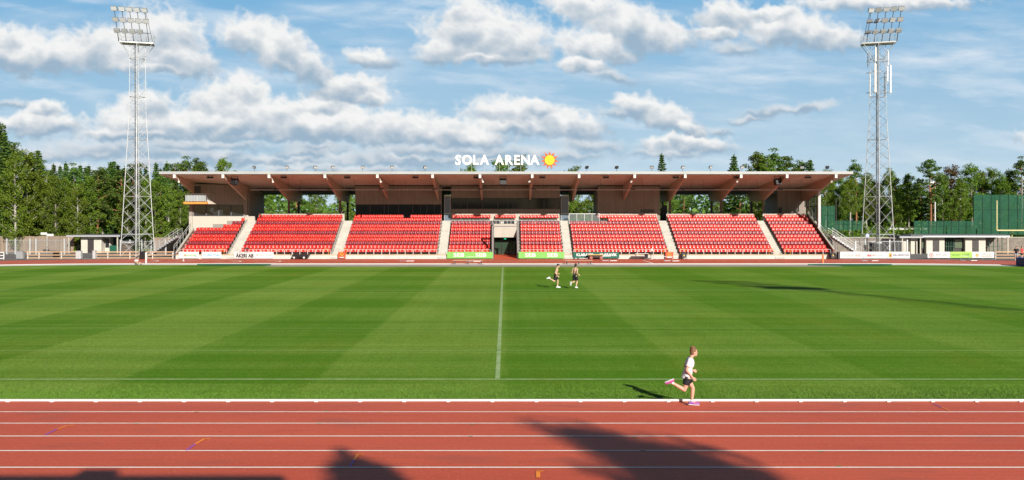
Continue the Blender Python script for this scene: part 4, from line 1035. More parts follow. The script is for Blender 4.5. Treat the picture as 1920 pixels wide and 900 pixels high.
# table, trolley, stool and post near px 1190-1235
Y2 = 107.6
t = empty('folding_table', (PX(1203,Y2),Y2,0), 0, 'white folding table with black metal legs before the stand', 'table')
MB().box(-.85,.85,-.35,.35,.72,.77).build('table_top', white, t, bevel=.01)
for x in (-.75,.72): MB().tube((x,-.3,0),(x,-.3,.72),.025).tube((x,.3,0),(x,.3,.72),.025).tube((x-.05,-.3,.02),(x+.05,.3,.02),.025).build('leg', dgrey, t)
t = empty('wheeled_trolley', (PX(1213,Y2),Y2+.2,0), 0, 'black wheeled trolley beside the white folding table', 'trolley')
MB().box(-.35,.45,-.25,.25,.10,.16).cbox((-.05,0,.42),(.42,.35,.45)).build('load', black, t, bevel=.03)
m = MB()
for x in (-.28,.36): wheel(m,(x,-.28,.10),.10,.06)
m.build('wheels', dgrey, t); MB().path([(.42,-.1,.15),(.55,-.1,.85),(.45,-.1,.9)],.025).build('handle', galv_l, t)
t = empty('flag_post', (PX(1220.5,Y2),Y2-.1,0), 0, 'slim dark post with black box standing on the track edge', 'post')
MB().tube((0,0,0),(0,0,1.55),.03).build('pole', dgrey, t); MB().box(-.12,.12,-.1,.1,.62,.95).build('box', black, t, bevel=.02); MB().tube((-.22,0,.03),(.22,0,.03),.025).tube((0,-.22,.03),(0,.22,.03),.025).build('foot', white, t); MB().box(.03,.22,-.01,.01,1.05,1.4).build('flag', white, t)
t = empty('metal_stool', (PX(1228,Y2),Y2,0), 0, 'small pale metal stool right of the dark post', 'stool')
MB().box(-.22,.22,-.2,.2,.46,.50).build('seat', white, t)
for x in (-.18,.18):
    for y in (-.16,.16): MB().tube((x*.9,y,.46),(x*1.25,y*1.2,0),.018).build('leg', galv_l, t)
# small metal things on the ground by the stand
# low barriers on the infield edge
bar_m = mat('barrier_timber', (.40,.22,.15), .7, noise=(2,.2))
for px0, px1, lab in ((849,906,'long low brown barrier on the far kerb, left one'),(1059,1111,'long low brown barrier on the far kerb behind two runners')):
    Y2 = 95.3; x0, x1 = PX(px0,Y2), PX(px1,Y2)
    t = empty('low_barrier', ((x0+x1)/2,Y2,0), 0, lab, 'barrier', 'low barriers at the far kerb'); w = (x1-x0)/2
    MB().box(-w,w,-.08,.08,.40,.50).build('rail', bar_m, t, bevel=.01)
    for u in (-.86,0,.86): MB().box(w*u-.05,w*u+.05,-.05,.05,.0,.399).box(w*u-.06,w*u+.06,-.35,.35,.0,.05).build('leg', dgrey, t)
    MB().box(-w-.3,w+.1,-1.3,-.5,.022,.04).build('base_mat', mat('grey_rubber_mat',(.36,.34,.34),.8), t)
# hurdles / small marker frames on the far lanes
def hurdle(px, py, lab, rz=0, h=.6):
    Y2 = GY(py); t = empty('hurdle', (PX(px,Y2),Y2,.012), rz, lab, 'hurdle', 'small hurdles on the far track')
    MB().box(-.55,.55,-.015,.015,h-.045,h).build('bar', galv_l, t)
    m = MB()
    for s_ in (-.45,.45): m.tube((s_,0,0),(s_,0,h-.07),.018); m.tube((s_,0,.02),(s_,.55,.02),.018)
    m.tube((-.45,.55,.02),(.45,.55,.02),.018); m.build('frame', mat('hurdle_blue',(.25,.35,.42),.4,.4), t)
    MB().cbox((.75,-.4,.05),(.95,.35,.07),rz=.2).build('board_foot', white, t, bevel=.01)
for px, py, lab in ((757,490,'small hurdle alone on the track before the block left of the tunnel'),(882,490.5,'small hurdle just behind the left low barrier'),(1137,489.5,'small hurdle right of the yellow topped cart'),(1253,489.8,'small hurdle below the right orange sign'),(1625,489.5,'small hurdle before the right white boards'),(1810,489.0,'small hurdle before the lime green board')):
    hurdle(px, py, lab, .1)
# posts
Y2 = 97.0
t = empty('finish_post', (PX(274,Y2),Y2,0), 0, 'short white finish post at the far kerb below the left mast', 'post')
MB().box(-.08,.08,-.08,.08,0,1.3).build('shaft', white, t, bevel=.01); MB().box(-.14,.14,-.14,.14,0,.04).build('foot', dgrey, t)
t = empty('finish_post', (PX(1543,97.4),97.4,0), 0, 'orange marker post at the far kerb below the right stand end', 'post')
MB().box(-.09,.09,-.09,.09,.04,1.0).build('shaft', mat('post_orange',(.85,.22,.06),.5), t, bevel=.01); MB().box(-.35,.35,-.3,.3,0,.06).build('foot', dgrey, t)
t = empty('finish_post', (PX(344,103),103,0), 0, 'thin white post on the track before the leftmost board', 'post')
MB().tube((0,0,0),(0,0,1.3),.04).build('shaft', white, t); MB().tube((0,0,0),(0,0,.06),.16,n=10).build('foot', white, t)
t = empty('anemometer', (PX(462.5,108.62),108.62,0), 0, 'dark wind gauge on a thin pole above the long white board', 'wind gauge')
MB().tube((0,0,0),(0,0,1.35),.035).build('pole', dgrey, t); MB().box(-.25,.3,-.07,.07,1.3,1.5).build('gauge_head', dgrey, t, bevel=.02)
# green ground covers
gmt = mat('green_cover', (.01,.115,.065), .7, noise=(.8,.25), bump=(3,.3))
for pxs, lab in (((370,395,440,498,508),'green tarpaulin strip lying on the far kerb at left'),((1515,1540,1600,1650,1672),'green tarpaulin strip lying on the far kerb at right')):
    Yc = 93.2; m = MB(); n = len(pxs); xs = [PX(p,Yc) for p in pxs]; wd = (.15,1.0,1.2,1.0,.1)
    for i in range(n-1):
        m.add([(xs[i],Yc-wd[i],.03),(xs[i+1],Yc-wd[i+1],.03),(xs[i+1],Yc,.16),(xs[i],Yc,.16),(xs[i],Yc+wd[i],.03),(xs[i+1],Yc+wd[i+1],.03)],[(0,1,2,3),(3,2,5,4)])
    o = m.build('ground_cover', gmt); tag(o, lab, 'tarpaulin', 'green covers on the far kerb')
# high jump mat at right
Y2 = 88.0; x0 = PX(1906.5,Y2+3.8)
t = empty('landing_mat', (x0+3,Y2+2,0), 0, 'large blue landing mat at the right edge of the lawn', 'landing mat')
MB().box(-3,3,-2,2,.06,.86).build('foam_block', mat('mat_navy',(.012,.045,.16),.6,noise=(1,.2)), t, bevel=.05)
MB().box(-3.02,3.02,-2.02,2.02,.865,.95).build('top_cover', mat('mat_blue',(.03,.13,.42),.5,noise=(1,.1)), t, bevel=.03)
MB().box(-2.9,2.9,-1.9,1.9,0.012,.055).build('pallet', dgrey, t)

# ------------------------------------------------------------------ barrier rails
def rail_fence(px0, px1, Y, label, posts, m=wood_rail, h=.98, name='rail_fence', skip=()):
    x0, x1 = PX(px0,Y), PX(px1,Y); c = (x0+x1)/2; t = empty(name, (c,Y,0), 0, label, 'rail fence', 'low timber rail fences round the track')
    for hh, k in ((h, .12), (h-.40, .11), (h-.78, .11)): MB().box(x0-c, x1-c, -.05, -.01, hh-k, hh).build('rail', m, t)
    for p in posts: MB().box(PX(p,Y)-c-.05, PX(p,Y)-c+.05, -.005, .09, 0, h+.02).build('post', white, t)
    return t
rail_fence(50, 144, 108.6, 'timber rail fence before the tall plank fence', (52,73,115,143))
rail_fence(177, 325, 108.6, 'long timber rail fence below the left mast', (177,202,243.5,286,324))
rail_fence(-40, 8, 107.0, 'white rail fence end at the left edge', (-38,-15,7), m=white)
rail_fence(1866, 1960, 108.6, 'timber rail fence right of the boards', (1867,1915,1958))
def cabinet(px0, px1, py0, Y, m, name, label, cat):
    x0, x1 = PX(px0,Y), PX(px1,Y); w = (x1-x0)/2; h = PZ(py0,Y)
    t = empty(name, ((x0+x1)/2,Y,0), 0, label, cat)
    MB().box(-w,w,-.25,.25,.06,h).build('body', m, t, bevel=.02); MB().box(-w-.02,w+.02,-.28,.28,h+.001,h+.05).build('lid', m, t)
    MB().box(-w+.05,-w+.12,-.25,.25,0,.06).box(w-.12,w-.05,-.25,.25,0,.06).build('feet', dgrey, t); return t
cabinet(32,44,472,108.2,galv,'steel_cabinet','grey steel cabinet at the left end of the timber fence','cabinet')
cabinet(143.5,153,471,108.2,galv_l,'steel_gate_panel','pale steel gate panel between two timber fences','gate')
cabinet(175,180,470.5,108.3,galv_l,'steel_gate_panel','narrow pale steel panel left of the long timber fence','gate')
cabinet(101,109.5,471.5,109.4,black,'litter_bin','black litter bin behind the shorter timber fence','litter bin')
cabinet(263,272.5,472,107.8,black,'litter_bin','black litter bin in front of the long timber fence','litter bin')
cabinet(1570,1574,473,107.9,dgrey,'litter_bin','small dark box left of the right white boards','box')

# ------------------------------------------------------------------ fences and buildings left
plank = slat_mat('plank_fence_wood', (.24,.19,.15), (.40,.30,.22), .22, 0, duty=.12)
Yf = 131.0
def plank_fence(px0, px1, label, top=2.55, Y=Yf, m=plank):
    x0, x1 = PX(px0,Y), PX(px1,Y); c = (x0+x1)/2; t = empty('plank_fence', (c,Y,0), 0, label, 'fence')
    mb = MB(); x = x0; rr = random.Random(int(px0))
    while x < x1: mb.box(x-c, x-c+.2, 0, .03, .05, top + rr.uniform(-.06,.08)); x += .22
    mb.build('planks', m, t); MB().box(x0-c,x1-c,.035,.09,.6,.7).box(x0-c,x1-c,.035,.09,1.9,2.0).build('rails', m, t); return t
plank_fence(-60, 136, 'tall weathered plank fence below the left trees')
plank_fence(288, 330, 'short plank fence between the left mast and the stand', 2.35)
def bar_fence(px0, px1, Y, label, h, posts, step=.14):
    x0, x1 = PX(px0,Y), PX(px1,Y); c = (x0+x1)/2; t = empty('steel_bar_fence', (c,Y,0), 0, label, 'fence')
    m = MB(); x = x0
    while x < x1: m.box(x-c-.012,x-c+.012,-.012,.012,.1,h); x += step
    m.box(x0-c,x1-c,-.02,.02,h-.16,h-.10).box(x0-c,x1-c,-.02,.02,.14,.2); m.build('bars', galv, t)
    for p in posts: MB().box(PX(p,Y)-c-.08,PX(p,Y)-c+.08,-.08,.08,0,h+.12).build('post', galv_l, t)
    return t
bar_fence(10, 132, 124.0, 'galvanised steel bar fence in front of the plank fence', 2.2, (13,29,56.5,68,121))
bar_fence(226, 312, 121.6, 'galvanised bar fence round the foot of the left mast', 2.1, (226,244,266,284,311), .2)
bar_fence(1604, 1702, 121.0, 'galvanised bar fence round the foot of the right mast', 2.1, (1604,1622,1668,1701), .2)
t = empty('direction_board', (PX(88,126),126,0), 0, 'pair of white blank boards on a pole above the left fence', 'sign')
MB().tube((0,0,0),(0,0,3.1),.05).build('pole', galv_l, t)
MB().box(-.92,-.0,-.03,.03,2.86,3.2).build('upper_board', white, t); MB().box(.02,1.0,-.03,.03,2.66,2.98).build('lower_board', white, t)
def kiosk(X0, X1, Y, h, label, segs, doors, wins, posts, fasc=dgrey, depth=4.5, name='service_building', zb=0, cwhite=False):
    c = (X0+X1)/2; t = empty(name, (c,Y,zb), 0, label, 'building')
    for a, b in segs: MB().box(a-c,b-c,0,depth,0,h-.35).build('wall', mat('cream_wall',(.60,.56,.49),.8,noise=(.7,.1)), t)
    rf_ = MB().prismX([(-.9,h-.33),(depth+.3,h-.33),(depth+.3,h),(-.9,h-.05)], X0-.3-c, X1+.3-c).build('roof', mat('grey_roof',(.13,.135,.15),.6), t)
    MB().box(X0-.32-c, X1+.32-c, -.94, -.905, h-.34 if not cwhite else h-.42, h-.12 if not cwhite else h-.2).build('fascia', mat('kiosk_fascia',(.42,.43,.46),.5) if not cwhite else white, rf_)
    for a, b, zt in doors:
        d = MB().box(a-c,b-c,-.05,-.003,.02,zt).build('door', mat('door_brown_black',(.05,.042,.042),.5), t)
        MB().box(a-c+.05,a-c+.1,-.09,-.051,zt*.47,zt*.5).build('handle', galv, d)
    for a, b, z0, z1 in wins:
        f = MB().box(a-c,b-c,-.04,-.003,z0,z1).build('window', dgrey, t); MB().box(a-c+.05,b-c-.05,-.055,-.041,z0+.05,z1-.05).build('pane', glass_d, f)
    for p in posts: MB().box(p-c-.08,p-c+.08,-.8,-.64,0,h-.35).build('post', mat('post_sand',(.55,.5,.42),.7), t)
    return t, c
Yk = 129.0; kx = lambda p: PX(p, Yk)
t, c = kiosk(kx(134), kx(226), Yk, 2.85, 'small cream service building with a dark door, left of the left mast', [(kx(152),kx(190))], [(kx(164.5),kx(176),2.1)], [], [kx(134),kx(224.5)])
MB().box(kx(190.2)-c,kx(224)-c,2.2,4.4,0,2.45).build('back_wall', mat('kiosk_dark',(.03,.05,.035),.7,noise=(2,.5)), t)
MB().box(kx(191)-c,kx(201)-c,1.0,2.0,.0,2.4).build('side_wall', mat('cream_wall',(.6,.56,.49)), t)
MB().box(kx(192)-c,kx(199)-c,.94,.996,.8,2.2).build('window', glass_d, t)
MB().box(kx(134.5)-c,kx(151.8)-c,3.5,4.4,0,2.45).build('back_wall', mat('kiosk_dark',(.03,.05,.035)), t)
MB().box(kx(203)-c,kx(218)-c,.4,.6,0,1.15).build('green_gate', mat('gate_green',(.01,.10,.06),.6), t)
t = empty('transformer_cabinet', (PX(236,119.4),119.4,0), 0, 'brown technical cabinet between the legs of the left mast', 'cabinet')
MB().box(-.65,.65,0,.9,.12,1.75).build('body', mat('cabinet_brown',(.14,.11,.09),.7), t, bevel=.02); MB().box(-.72,.72,-.06,.96,1.755,1.95).build('lid', galv_l, t); MB().box(-.6,.6,.05,.85,0,.119).build('base', concrete_d, t)
t = empty('transformer_cabinet', (PX(1644,119.2),119.2,0), 0, 'dark technical cabinet between the legs of the right mast', 'cabinet')
MB().box(-.68,.68,0,.9,.12,1.75).build('body', mat('cabinet_dark',(.06,.06,.055),.7), t, bevel=.02); MB().box(-.75,.75,-.06,.96,1.755,1.9).build('lid', galv_l, t); MB().box(-.6,.6,.05,.85,0,.119).build('base', concrete_d, t)

# ------------------------------------------------------------------ right side: wall, raised ground, buildings, nets
stone = mat('grey_brown_stone', (.30,.26,.22), .9, noise=(2.2,.0), c2=(.16,.14,.12), bump=(4,.6))
t = MB().box(PX(1560,129), 120, 128.8, 129.2, 0, 2.3).build('retaining_wall', stone); tag(t, 'grey brown retaining wall below the raised lawn at right', 'wall')
t = MB().box(PX(1560,129), 120, 128.72, 129.28, 2.301, 2.42).build('wall_coping', concrete, t)
lawn2 = mat('rough_lawn', (.10,.17,.03), .9, noise=(.5,.3), bump=(8,.4))
struct(MB().prismX([(129.21,0),(129.21,2.28),(155,2.35),(400,2.4),(400,0)], PX(1560,129)+.3, 400).build('raised_lawn', lawn2))
Yk2 = 126.5; kx = lambda p: PX(p, Yk2)
t, c = kiosk(kx(1706), kx(1883), Yk2, 2.9, 'long low cream building with two dark doors and white fascia at right', [(kx(1737),kx(1771)),(kx(1810),kx(1848))], [(kx(1749),kx(1761),2.05),(kx(1823),kx(1835),2.05)], [], [kx(1708),kx(1884)], cwhite=True, depth=1.9)
MB().box(kx(1712)-c,kx(1728)-c,1.0,1.1,0,2.3).build('green_door', mat('dark_green_door',(.01,.07,.05),.5), t)
for a, b in ((1728.3,1736.6),(1791,1809.6)):
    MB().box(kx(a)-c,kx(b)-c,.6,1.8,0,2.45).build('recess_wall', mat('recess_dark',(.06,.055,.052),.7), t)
    f = MB().box(kx(a+1.5)-c,kx(b-1.5)-c,.5,.597,.75,2.2).build('window', dgrey, t); MB().box(kx(a+2.5)-c,kx(b-2.5)-c,.47,.496,.85,2.1).build('pane', mat('pane_green',(.12,.16,.10),.1), f)
for a, b in ((1773,1790),(1850,1882)):
    m = MB()
    for q in np.linspace(a, b, 5): m.box(kx(q)-c-.04,kx(q)-c+.04,.4,.48,0,2.5)
    m.box(kx(a)-c,kx(b)-c,.4,.46,1.05,1.12); m.build('steel_posts', mat('green_steel',(.02,.10,.06),.5), t)
Yk3 = 128.0; kx3 = lambda p: PX(p, Yk3)
t, c = kiosk(kx3(1668), kx3(1704), Yk3-3, 2.75, 'small cream kiosk with sloping roof beside the right mast', [(kx3(1676),kx3(1684)),(kx3(1690),kx3(1702))], [], [], [kx3(1670),kx3(1703)], depth=2.4)
# distant shed seen right of the small kiosk
t, c = kiosk(PX(1662,150), PX(1738,150), 150, 2.6, 'grey shed with pale sloping roof edge behind the low building', [(PX(1664,150),PX(1736,150))], [], [], [], zb=1.2, depth=3, cwhite=True)
def net_material():
    m = bpy.data.materials.new('green_netting'); m.use_nodes = True; t_ = m.node_tree; b = t_.nodes['Principled BSDF']
    b.inputs['Base Color'].default_value = (.01,.15,.08,1); b.inputs['Roughness'].default_value = .8
    tc = t_.nodes.new('ShaderNodeTexCoord'); n = t_.nodes.new('ShaderNodeTexNoise'); n.inputs['Scale'].default_value = .45; n.inputs['Detail'].default_value = 5; t_.links.new(tc.outputs['Object'], n.inputs[0])
    r = t_.nodes.new('ShaderNodeMapRange'); r.inputs[1].default_value = .35; r.inputs[2].default_value = .75; r.inputs[3].default_value = .88; r.inputs[4].default_value = .52; t_.links.new(n.outputs[0], r.inputs[0]); t_.links.new(r.outputs[0], b.inputs['Alpha'])
    mx = t_.nodes.new('ShaderNodeMix'); mx.data_type = 'RGBA'; mx.inputs[6].default_value = (.002,.065,.036,1); mx.inputs[7].default_value = (.010,.125,.060,1); t_.links.new(n.outputs[0], mx.inputs[0]); t_.links.new(mx.outputs[2], b.inputs['Base Color'])
    return m
netm = net_material()
def net(px0, px1, py0, py1, Y, label, n):
    x0, x1 = PX(px0,Y), PX(px1,Y); z0, z1 = PZ(py1,Y), PZ(py0,Y); c = (x0+x1)/2
    t = empty('netting_fence', (c,Y,2.3), 0, label, 'net fence', 'green nets at the right')
    m = MB(); k = 24
    for i in range(k):     # slight sag and waves give it depth
        a, b = x0-c+(x1-x0)*i/k, x0-c+(x1-x0)*(i+1)/k; ya, yb = .02*math.sin(i*1.3), .02*math.sin((i+1)*1.3)
        m.quad((a,ya,z0-2.3),(b,yb,z0-2.3),(b,yb,z1-2.3+.03*math.sin(i+1)),(a,ya,z1-2.3+.03*math.sin(i)))
    m.build('net', netm, t)
    sm = MB()
    for i in range(1, n*2): xx = x0-c+(x1-x0)*i/(n*2); sm.box(xx-.05,xx+.05,-.06,-.03,z0-2.3,z1-2.3)
    sm.box(x0-c,x1-c,-.06,-.03,z0-2.3+(z1-z0)*.62,z0-2.3+(z1-z0)*.62+.06); sm.build('net_seams', mat('net_seam',(.005,.05,.03),.8), t)
    for i in range(n+1): MB().tube((x0-c+(x1-x0)*i/n,.15,0),(x0-c+(x1-x0)*i/n,.15,z1-2.3+.15),.07).build('pole', mat('net_pole',(.03,.05,.045),.5), t)
net(1540, 1565, 386, 432, 140, 'tall narrow green net beside the right end of the stand', 1)
net(1565, 1616, 414, 432, 140.3, 'low green net between the stand and the right mast', 3)
net(1714, 1826, 414.5, 440, 141, 'long low green net behind the low building', 4)
net(1826, 1990, 365, 440, 141.5, 'tall dark green net at the right edge', 5)
t = empty('goal_post', (PX(1905,133),133,2.3), 0, 'yellow american football goal before the tall green net', 'goal')
gy = mat('goal_yellow', (.74,.66,.34), .5)
Yg = 133; zc_ = PZ(432,Yg)-2.3
m = MB(); x0 = PX(1869,Yg)-PX(1905,Yg); m.tube((x0,0,zc_),(x0,0,PZ(376,Yg)-2.3),.09,n=8); m.build('upright', gy, t)
m = MB(); m.tube((x0+5.64,0,zc_),(x0+5.64,0,PZ(376,Yg)-2.3),.09,n=8); m.build('upright', gy, t)
MB().tube((x0,0,zc_),(x0+5.64,0,zc_),.11,n=8).build('crossbar', gy, t)
MB().path([(x0+2.8,0,zc_),(x0+2.9,.7,zc_-.1),(x0+3.2,1.3,zc_-.6),(x0+3.2,1.4,0)],.11,n=8).build('gooseneck', gy, t)
for px, top, Y2, lab, lat in ((1753,341,150,'thin grey lamp pole among the right trees',False),(1919,328,146,'slim lattice pole at the right edge',True),(1567.5,372,131.5,'thin dark pole right of the stand end post',False)):
    t = empty('lamp_pole', (PX(px,Y2),Y2,2.3), 0, lab, 'pole'); h = PZ(top,Y2)-2.3
    m = MB()
    if lat:
        for dx in (-.25,.25): m.tube((dx,0,0),(dx,0,h),.05)
        for k in range(int(h/.6)): m.tube((-.25,0,k*.6),(.25,0,k*.6+.6),.03) if k % 2 else m.tube((.25,0,k*.6),(-.25,0,k*.6+.6),.03)
    else: m.tube((0,0,0),(0,0,h),.17 if px == 1753 else .07,.10 if px == 1753 else .05,n=8)
    m.build('shaft', galv_l if px != 1567.5 else dgrey, t)
    if px == 1753: MB().box(-1.0,-.2,-.15,.15,h-.2,h+.15).box(.2,1.0,-.15,.15,h-.5,h-.2).tube((-.9,0,h-.2),(.9,0,h-.4),.05).build('lamp_heads', galv_l, t)
t = empty('blue_sign_pole', (PX(1614.5,118),118-2,0), 0, 'dark pole with a pale blue round sign left of the right mast', 'sign')
MB().tube((0,0,0),(0,0,2.7),.07).build('pole', dgrey, t); MB().tube((0,-.1,2.9),(0,-.06,2.9),.26,n=18).build('disc', mat('sign_pale_blue',(.45,.52,.80),.5), t)

# ------------------------------------------------------------------ the building and mast side behind the camera (casts the near shadow)
t = empty('clubhouse', (-28, -9, 0), 0, 'flat roofed clubhouse behind the camera whose roof edge shades the near track', 'building')
MB().box(-32,32.5,-6,6.8,9.6,10.0).build('roof', mat('grey_roof',(.13,.135,.15)), t)
MB().box(28.6,29.3,6.3,6.85,10.001,10.18).build('roof_hatch', galv, t)
MB().box(-31,31.5,-5,3.0,0,9.59).build('wall', mat('cream_wall',(.6,.56,.49)), t)

# ------------------------------------------------------------------ trees
def leaf_material(name, dark, light, tr=.25):
    m = bpy.data.materials.new(name); m.use_nodes = True; t = m.node_tree; b = t.nodes['Principled BSDF']; out = t.nodes['Material Output']
    gi = t.nodes.new('ShaderNodeNewGeometry'); oi = t.nodes.new('ShaderNodeObjectInfo')
    mx = t.nodes.new('ShaderNodeMix'); mx.data_type = 'RGBA'; mx.inputs[6].default_value = (*dark,1); mx.inputs[7].default_value = (*light,1); t.links.new(gi.outputs['Random Per Island'], mx.inputs[0])
    hs = t.nodes.new('ShaderNodeHueSaturation'); mr = t.nodes.new('ShaderNodeMapRange'); t.links.new(oi.outputs['Random'], mr.inputs[0]); mr.inputs[3].default_value = .75; mr.inputs[4].default_value = 1.25
    t.links.new(mr.outputs[0], hs.inputs['Value']); m2 = t.nodes.new('ShaderNodeMapRange'); t.links.new(oi.outputs['Random'], m2.inputs[0]); m2.inputs[3].default_value = .485; m2.inputs[4].default_value = .515; t.links.new(m2.outputs[0], hs.inputs['Hue'])
    t.links.new(mx.outputs[2], hs.inputs['Color']); t.links.new(hs.outputs[0], b.inputs['Base Color']); b.inputs['Roughness'].default_value = .65; b.inputs['Specular IOR Level'].default_value = .25
    ts = t.nodes.new('ShaderNodeBsdfTranslucent'); t.links.new(hs.outputs[0], ts.inputs[0]); ms = t.nodes.new('ShaderNodeMixShader'); ms.inputs[0].default_value = tr
    t.links.new(b.outputs[0], ms.inputs[1]); t.links.new(ts.outputs[0], ms.inputs[2]); t.links.new(ms.outputs[0], out.inputs[0]); return m
LM = {'spruce': leaf_material('spruce_needles', (.045,.105,.020), (.12,.21,.035)), 'pine': leaf_material('pine_needles', (.065,.135,.024), (.16,.25,.045)),
      'birch': leaf_material('birch_leaves', (.11,.19,.016), (.24,.33,.035), .35), 'aspen': leaf_material('aspen_leaves', (.095,.18,.018), (.21,.32,.035), .3),
      'rust': leaf_material('rusty_leaves', (.09,.060,.025), (.15,.10,.035), .2)}
bark = {'spruce': mat('spruce_bark',(.10,.075,.06),.9,noise=(4,.3)), 'pine': mat('pine_bark',(.34,.15,.075),.9,noise=(2,.35)), 'birch': mat('birch_bark',(.62,.60,.55),.8,noise=(3,.0),c2=(.25,.22,.20)),
        'aspen': mat('aspen_bark',(.26,.24,.20),.9,noise=(3,.2)), 'rust': mat('aspen_bark',(.26,.24,.20))}
def cards(c, size, rg, flat=0.0):
    n = len(c); s = size * rg.uniform(.6, 1.35, n)
    a = rg.normal(size=(n,3)); a /= np.linalg.norm(a,axis=1)[:,None]
    nn = rg.normal(size=(n,3)); nn[:,2] += flat*2; b = np.cross(nn, a); b /= np.linalg.norm(b,axis=1)[:,None]+1e-9
    a = np.cross(b, nn); a /= np.linalg.norm(a,axis=1)[:,None]+1e-9
    a *= s[:,None]; b *= (s*rg.uniform(.4,.8,n))[:,None]
    return np.stack([c-a, c-b*.9, c+a, c+b], 1)   # diamond
def mesh_cards(name, q, m):
    n = len(q); me = bpy.data.meshes.new(name); me.vertices.add(4*n); me.vertices.foreach_set('co', q.reshape(-1)); me.loops.add(4*n); me.loops.foreach_set('vertex_index', np.arange(4*n,dtype=np.int32))
    me.polygons.add(n); me.polygons.foreach_set('loop_start', np.arange(0,4*n,4,dtype=np.int32)); me.update(calc_edges=True); me.materials.append(m); return me
def make_tree(kind, h, seed, low=None):
    rg = np.random.default_rng(seed); tr = MB(); pts = []; size = .16
    rt = h*.012 + .04
    bend = [(0,0,0)]; x = y = 0
    for i in range(1, 8):
        x += rg.normal(0,.06 if kind != 'birch' else .12); y += rg.normal(0,.06); bend.append((x,y,h*i/7*.97))
    for i in range(7): tr.tube(bend[i], bend[i+1], rt*(1-i/7.5)+.02, rt*(1-(i+1)/7.5)+.02, n=7)
    def axis(z_): 
        u = min(6.999, max(0, z_/(h*.97)*7)); i = int(u); f = u-i; a, b = bend[i], bend[i+1]; return np.array([a[0]+(b[0]-a[0])*f, a[1]+(b[1]-a[1])*f, z_])
    if kind == 'spruce':
        z0 = h*(low if low is not None else .10); z_ = z0; Rm = h*.155*rg.uniform(.85,1.15)
        while z_ < h*.985:
            u = (z_-z0)/(h-z0); Rr = Rm*(1-u)**.85*rg.uniform(.75,1.1)+.08
            nb = int(rg.integers(5,8)); ph = rg.uniform(0,6.28)
            for k in range(nb):
                t = ph+k*6.28/nb+rg.normal(0,.2); rr = Rr*rg.uniform(.7,1.15); d = np.array([math.cos(t),math.sin(t),0]); a = axis(z_)
                up = .35*u - .18
                nn = int(12+rr*24); f = rg.uniform(.12,1,nn)**.8
                p = a + d*(rr*f)[:,None] + np.array([0,0,1])*((rr*f*up) - .22*rr*f**2*(1-u))[:,None] + rg.normal(0,.07+.08*rr,(nn,3))*np.array([1,1,.45])
                pts.append(p)
                if rr > .8 and k % 2 == 0: tr.tube(tuple(a), tuple(a+d*rr*.8+np.array([0,0,rr*.6*up])), .03, .01, n=4)
            z_ += .30+.22*(1-u)*rg.uniform(.7,1.3)
        pts.append(axis(h*.97)+rg.normal(0,.05,(20,3))*np.array([1,1,5])); size = .16; flat = .5
    elif kind == 'pine':
        z0 = h*(low if low is not None else .48); nb = 30
        for k in range(nb):
            u = (k+.5)/nb; zc2 = z0+(h-z0)*u; Rr = h*.17*math.sin(math.pi*(.18+.78*u))**.8*rg.uniform(.5,1.15); t = k*2.4+rg.normal(0,.4)
            a = axis(zc2-.3); e = a+np.array([math.cos(t)*Rr,math.sin(t)*Rr,.35+Rr*.25]); tr.tube(tuple(a), tuple(e), .05+.01*h*(1-u)*.3, .015, n=5)
            for f in (.55,.8,1.0):
                cc2 = a+(e-a)*f+rg.normal(0,.2,3); nn = int(rg.integers(50,90)); p = rg.normal(size=(nn,3)); p /= np.linalg.norm(p,axis=1)[:,None]; p *= (rg.uniform(0,1,nn)**.45)[:,None]*np.array([.75,.75,.36])*rg.uniform(.7,1.2); pts.append(cc2+p)
        size = .15; flat = .6
        for k in range(4):
            zc2 = h*rg.uniform(.25,.45); t = rg.uniform(0,6.28); a = axis(zc2); tr.tube(tuple(a), tuple(a+np.array([math.cos(t)*1.1,math.sin(t)*1.1,.1])), .03,.008,n=4)
    else:
        z0 = h*(low if low is not None else .22); nb = 46
        for k in range(nb):
            u = (k+.5)/nb; zc2 = z0+(h-z0)*u**.95; w = math.sin(math.pi*min(.97,.14+.80*u))**.75; Rr = h*.165*w*rg.uniform(.35,1.2); t = k*2.4+rg.normal(0,.5)
            a = axis(max(.5,zc2-Rr*.9)); e = np.array([a[0]+math.cos(t)*Rr,a[1]+math.sin(t)*Rr,zc2+rg.normal(0,.25)])
            tr.tube(tuple(a), tuple(e), .045, .012, n=4)
            for f in (.55,.85,1.05):
                cc2 = a+(e-a)*f+rg.normal(0,.22,3); nn = int(rg.integers(45,90)); p = rg.normal(size=(nn,3)); p /= np.linalg.norm(p,axis=1)[:,None]; p *= (rg.uniform(0,1,nn)**.5)[:,None]*np.array([.62,.62,.60 if kind=='birch' else .48])*rg.uniform(.6,1.35)
                if kind == 'birch': p[:,2] -= .25*np.abs(p[:,0])
                pts.append(cc2+p)
        size = .115; flat = .25
    q = cards(np.concatenate(pts), size, rg, flat)
    return tr, mesh_cards(kind+'_crown', q, LM[kind])
protos = {}
def proto(kind, h, seed, low=None):
    key = (kind, h, seed, low)
    if key not in protos:
        tr, crown = make_tree(kind, h, seed, low)
        o = tr.build('trunk', bark[kind], None); protos[key] = (o.data, crown); bpy.data.objects.remove(o)
    return protos[key]
NAMEK = {'spruce':'spruce_tree','pine':'pine_tree','birch':'birch_tree','aspen':'aspen_tree','rust':'aspen_tree'}
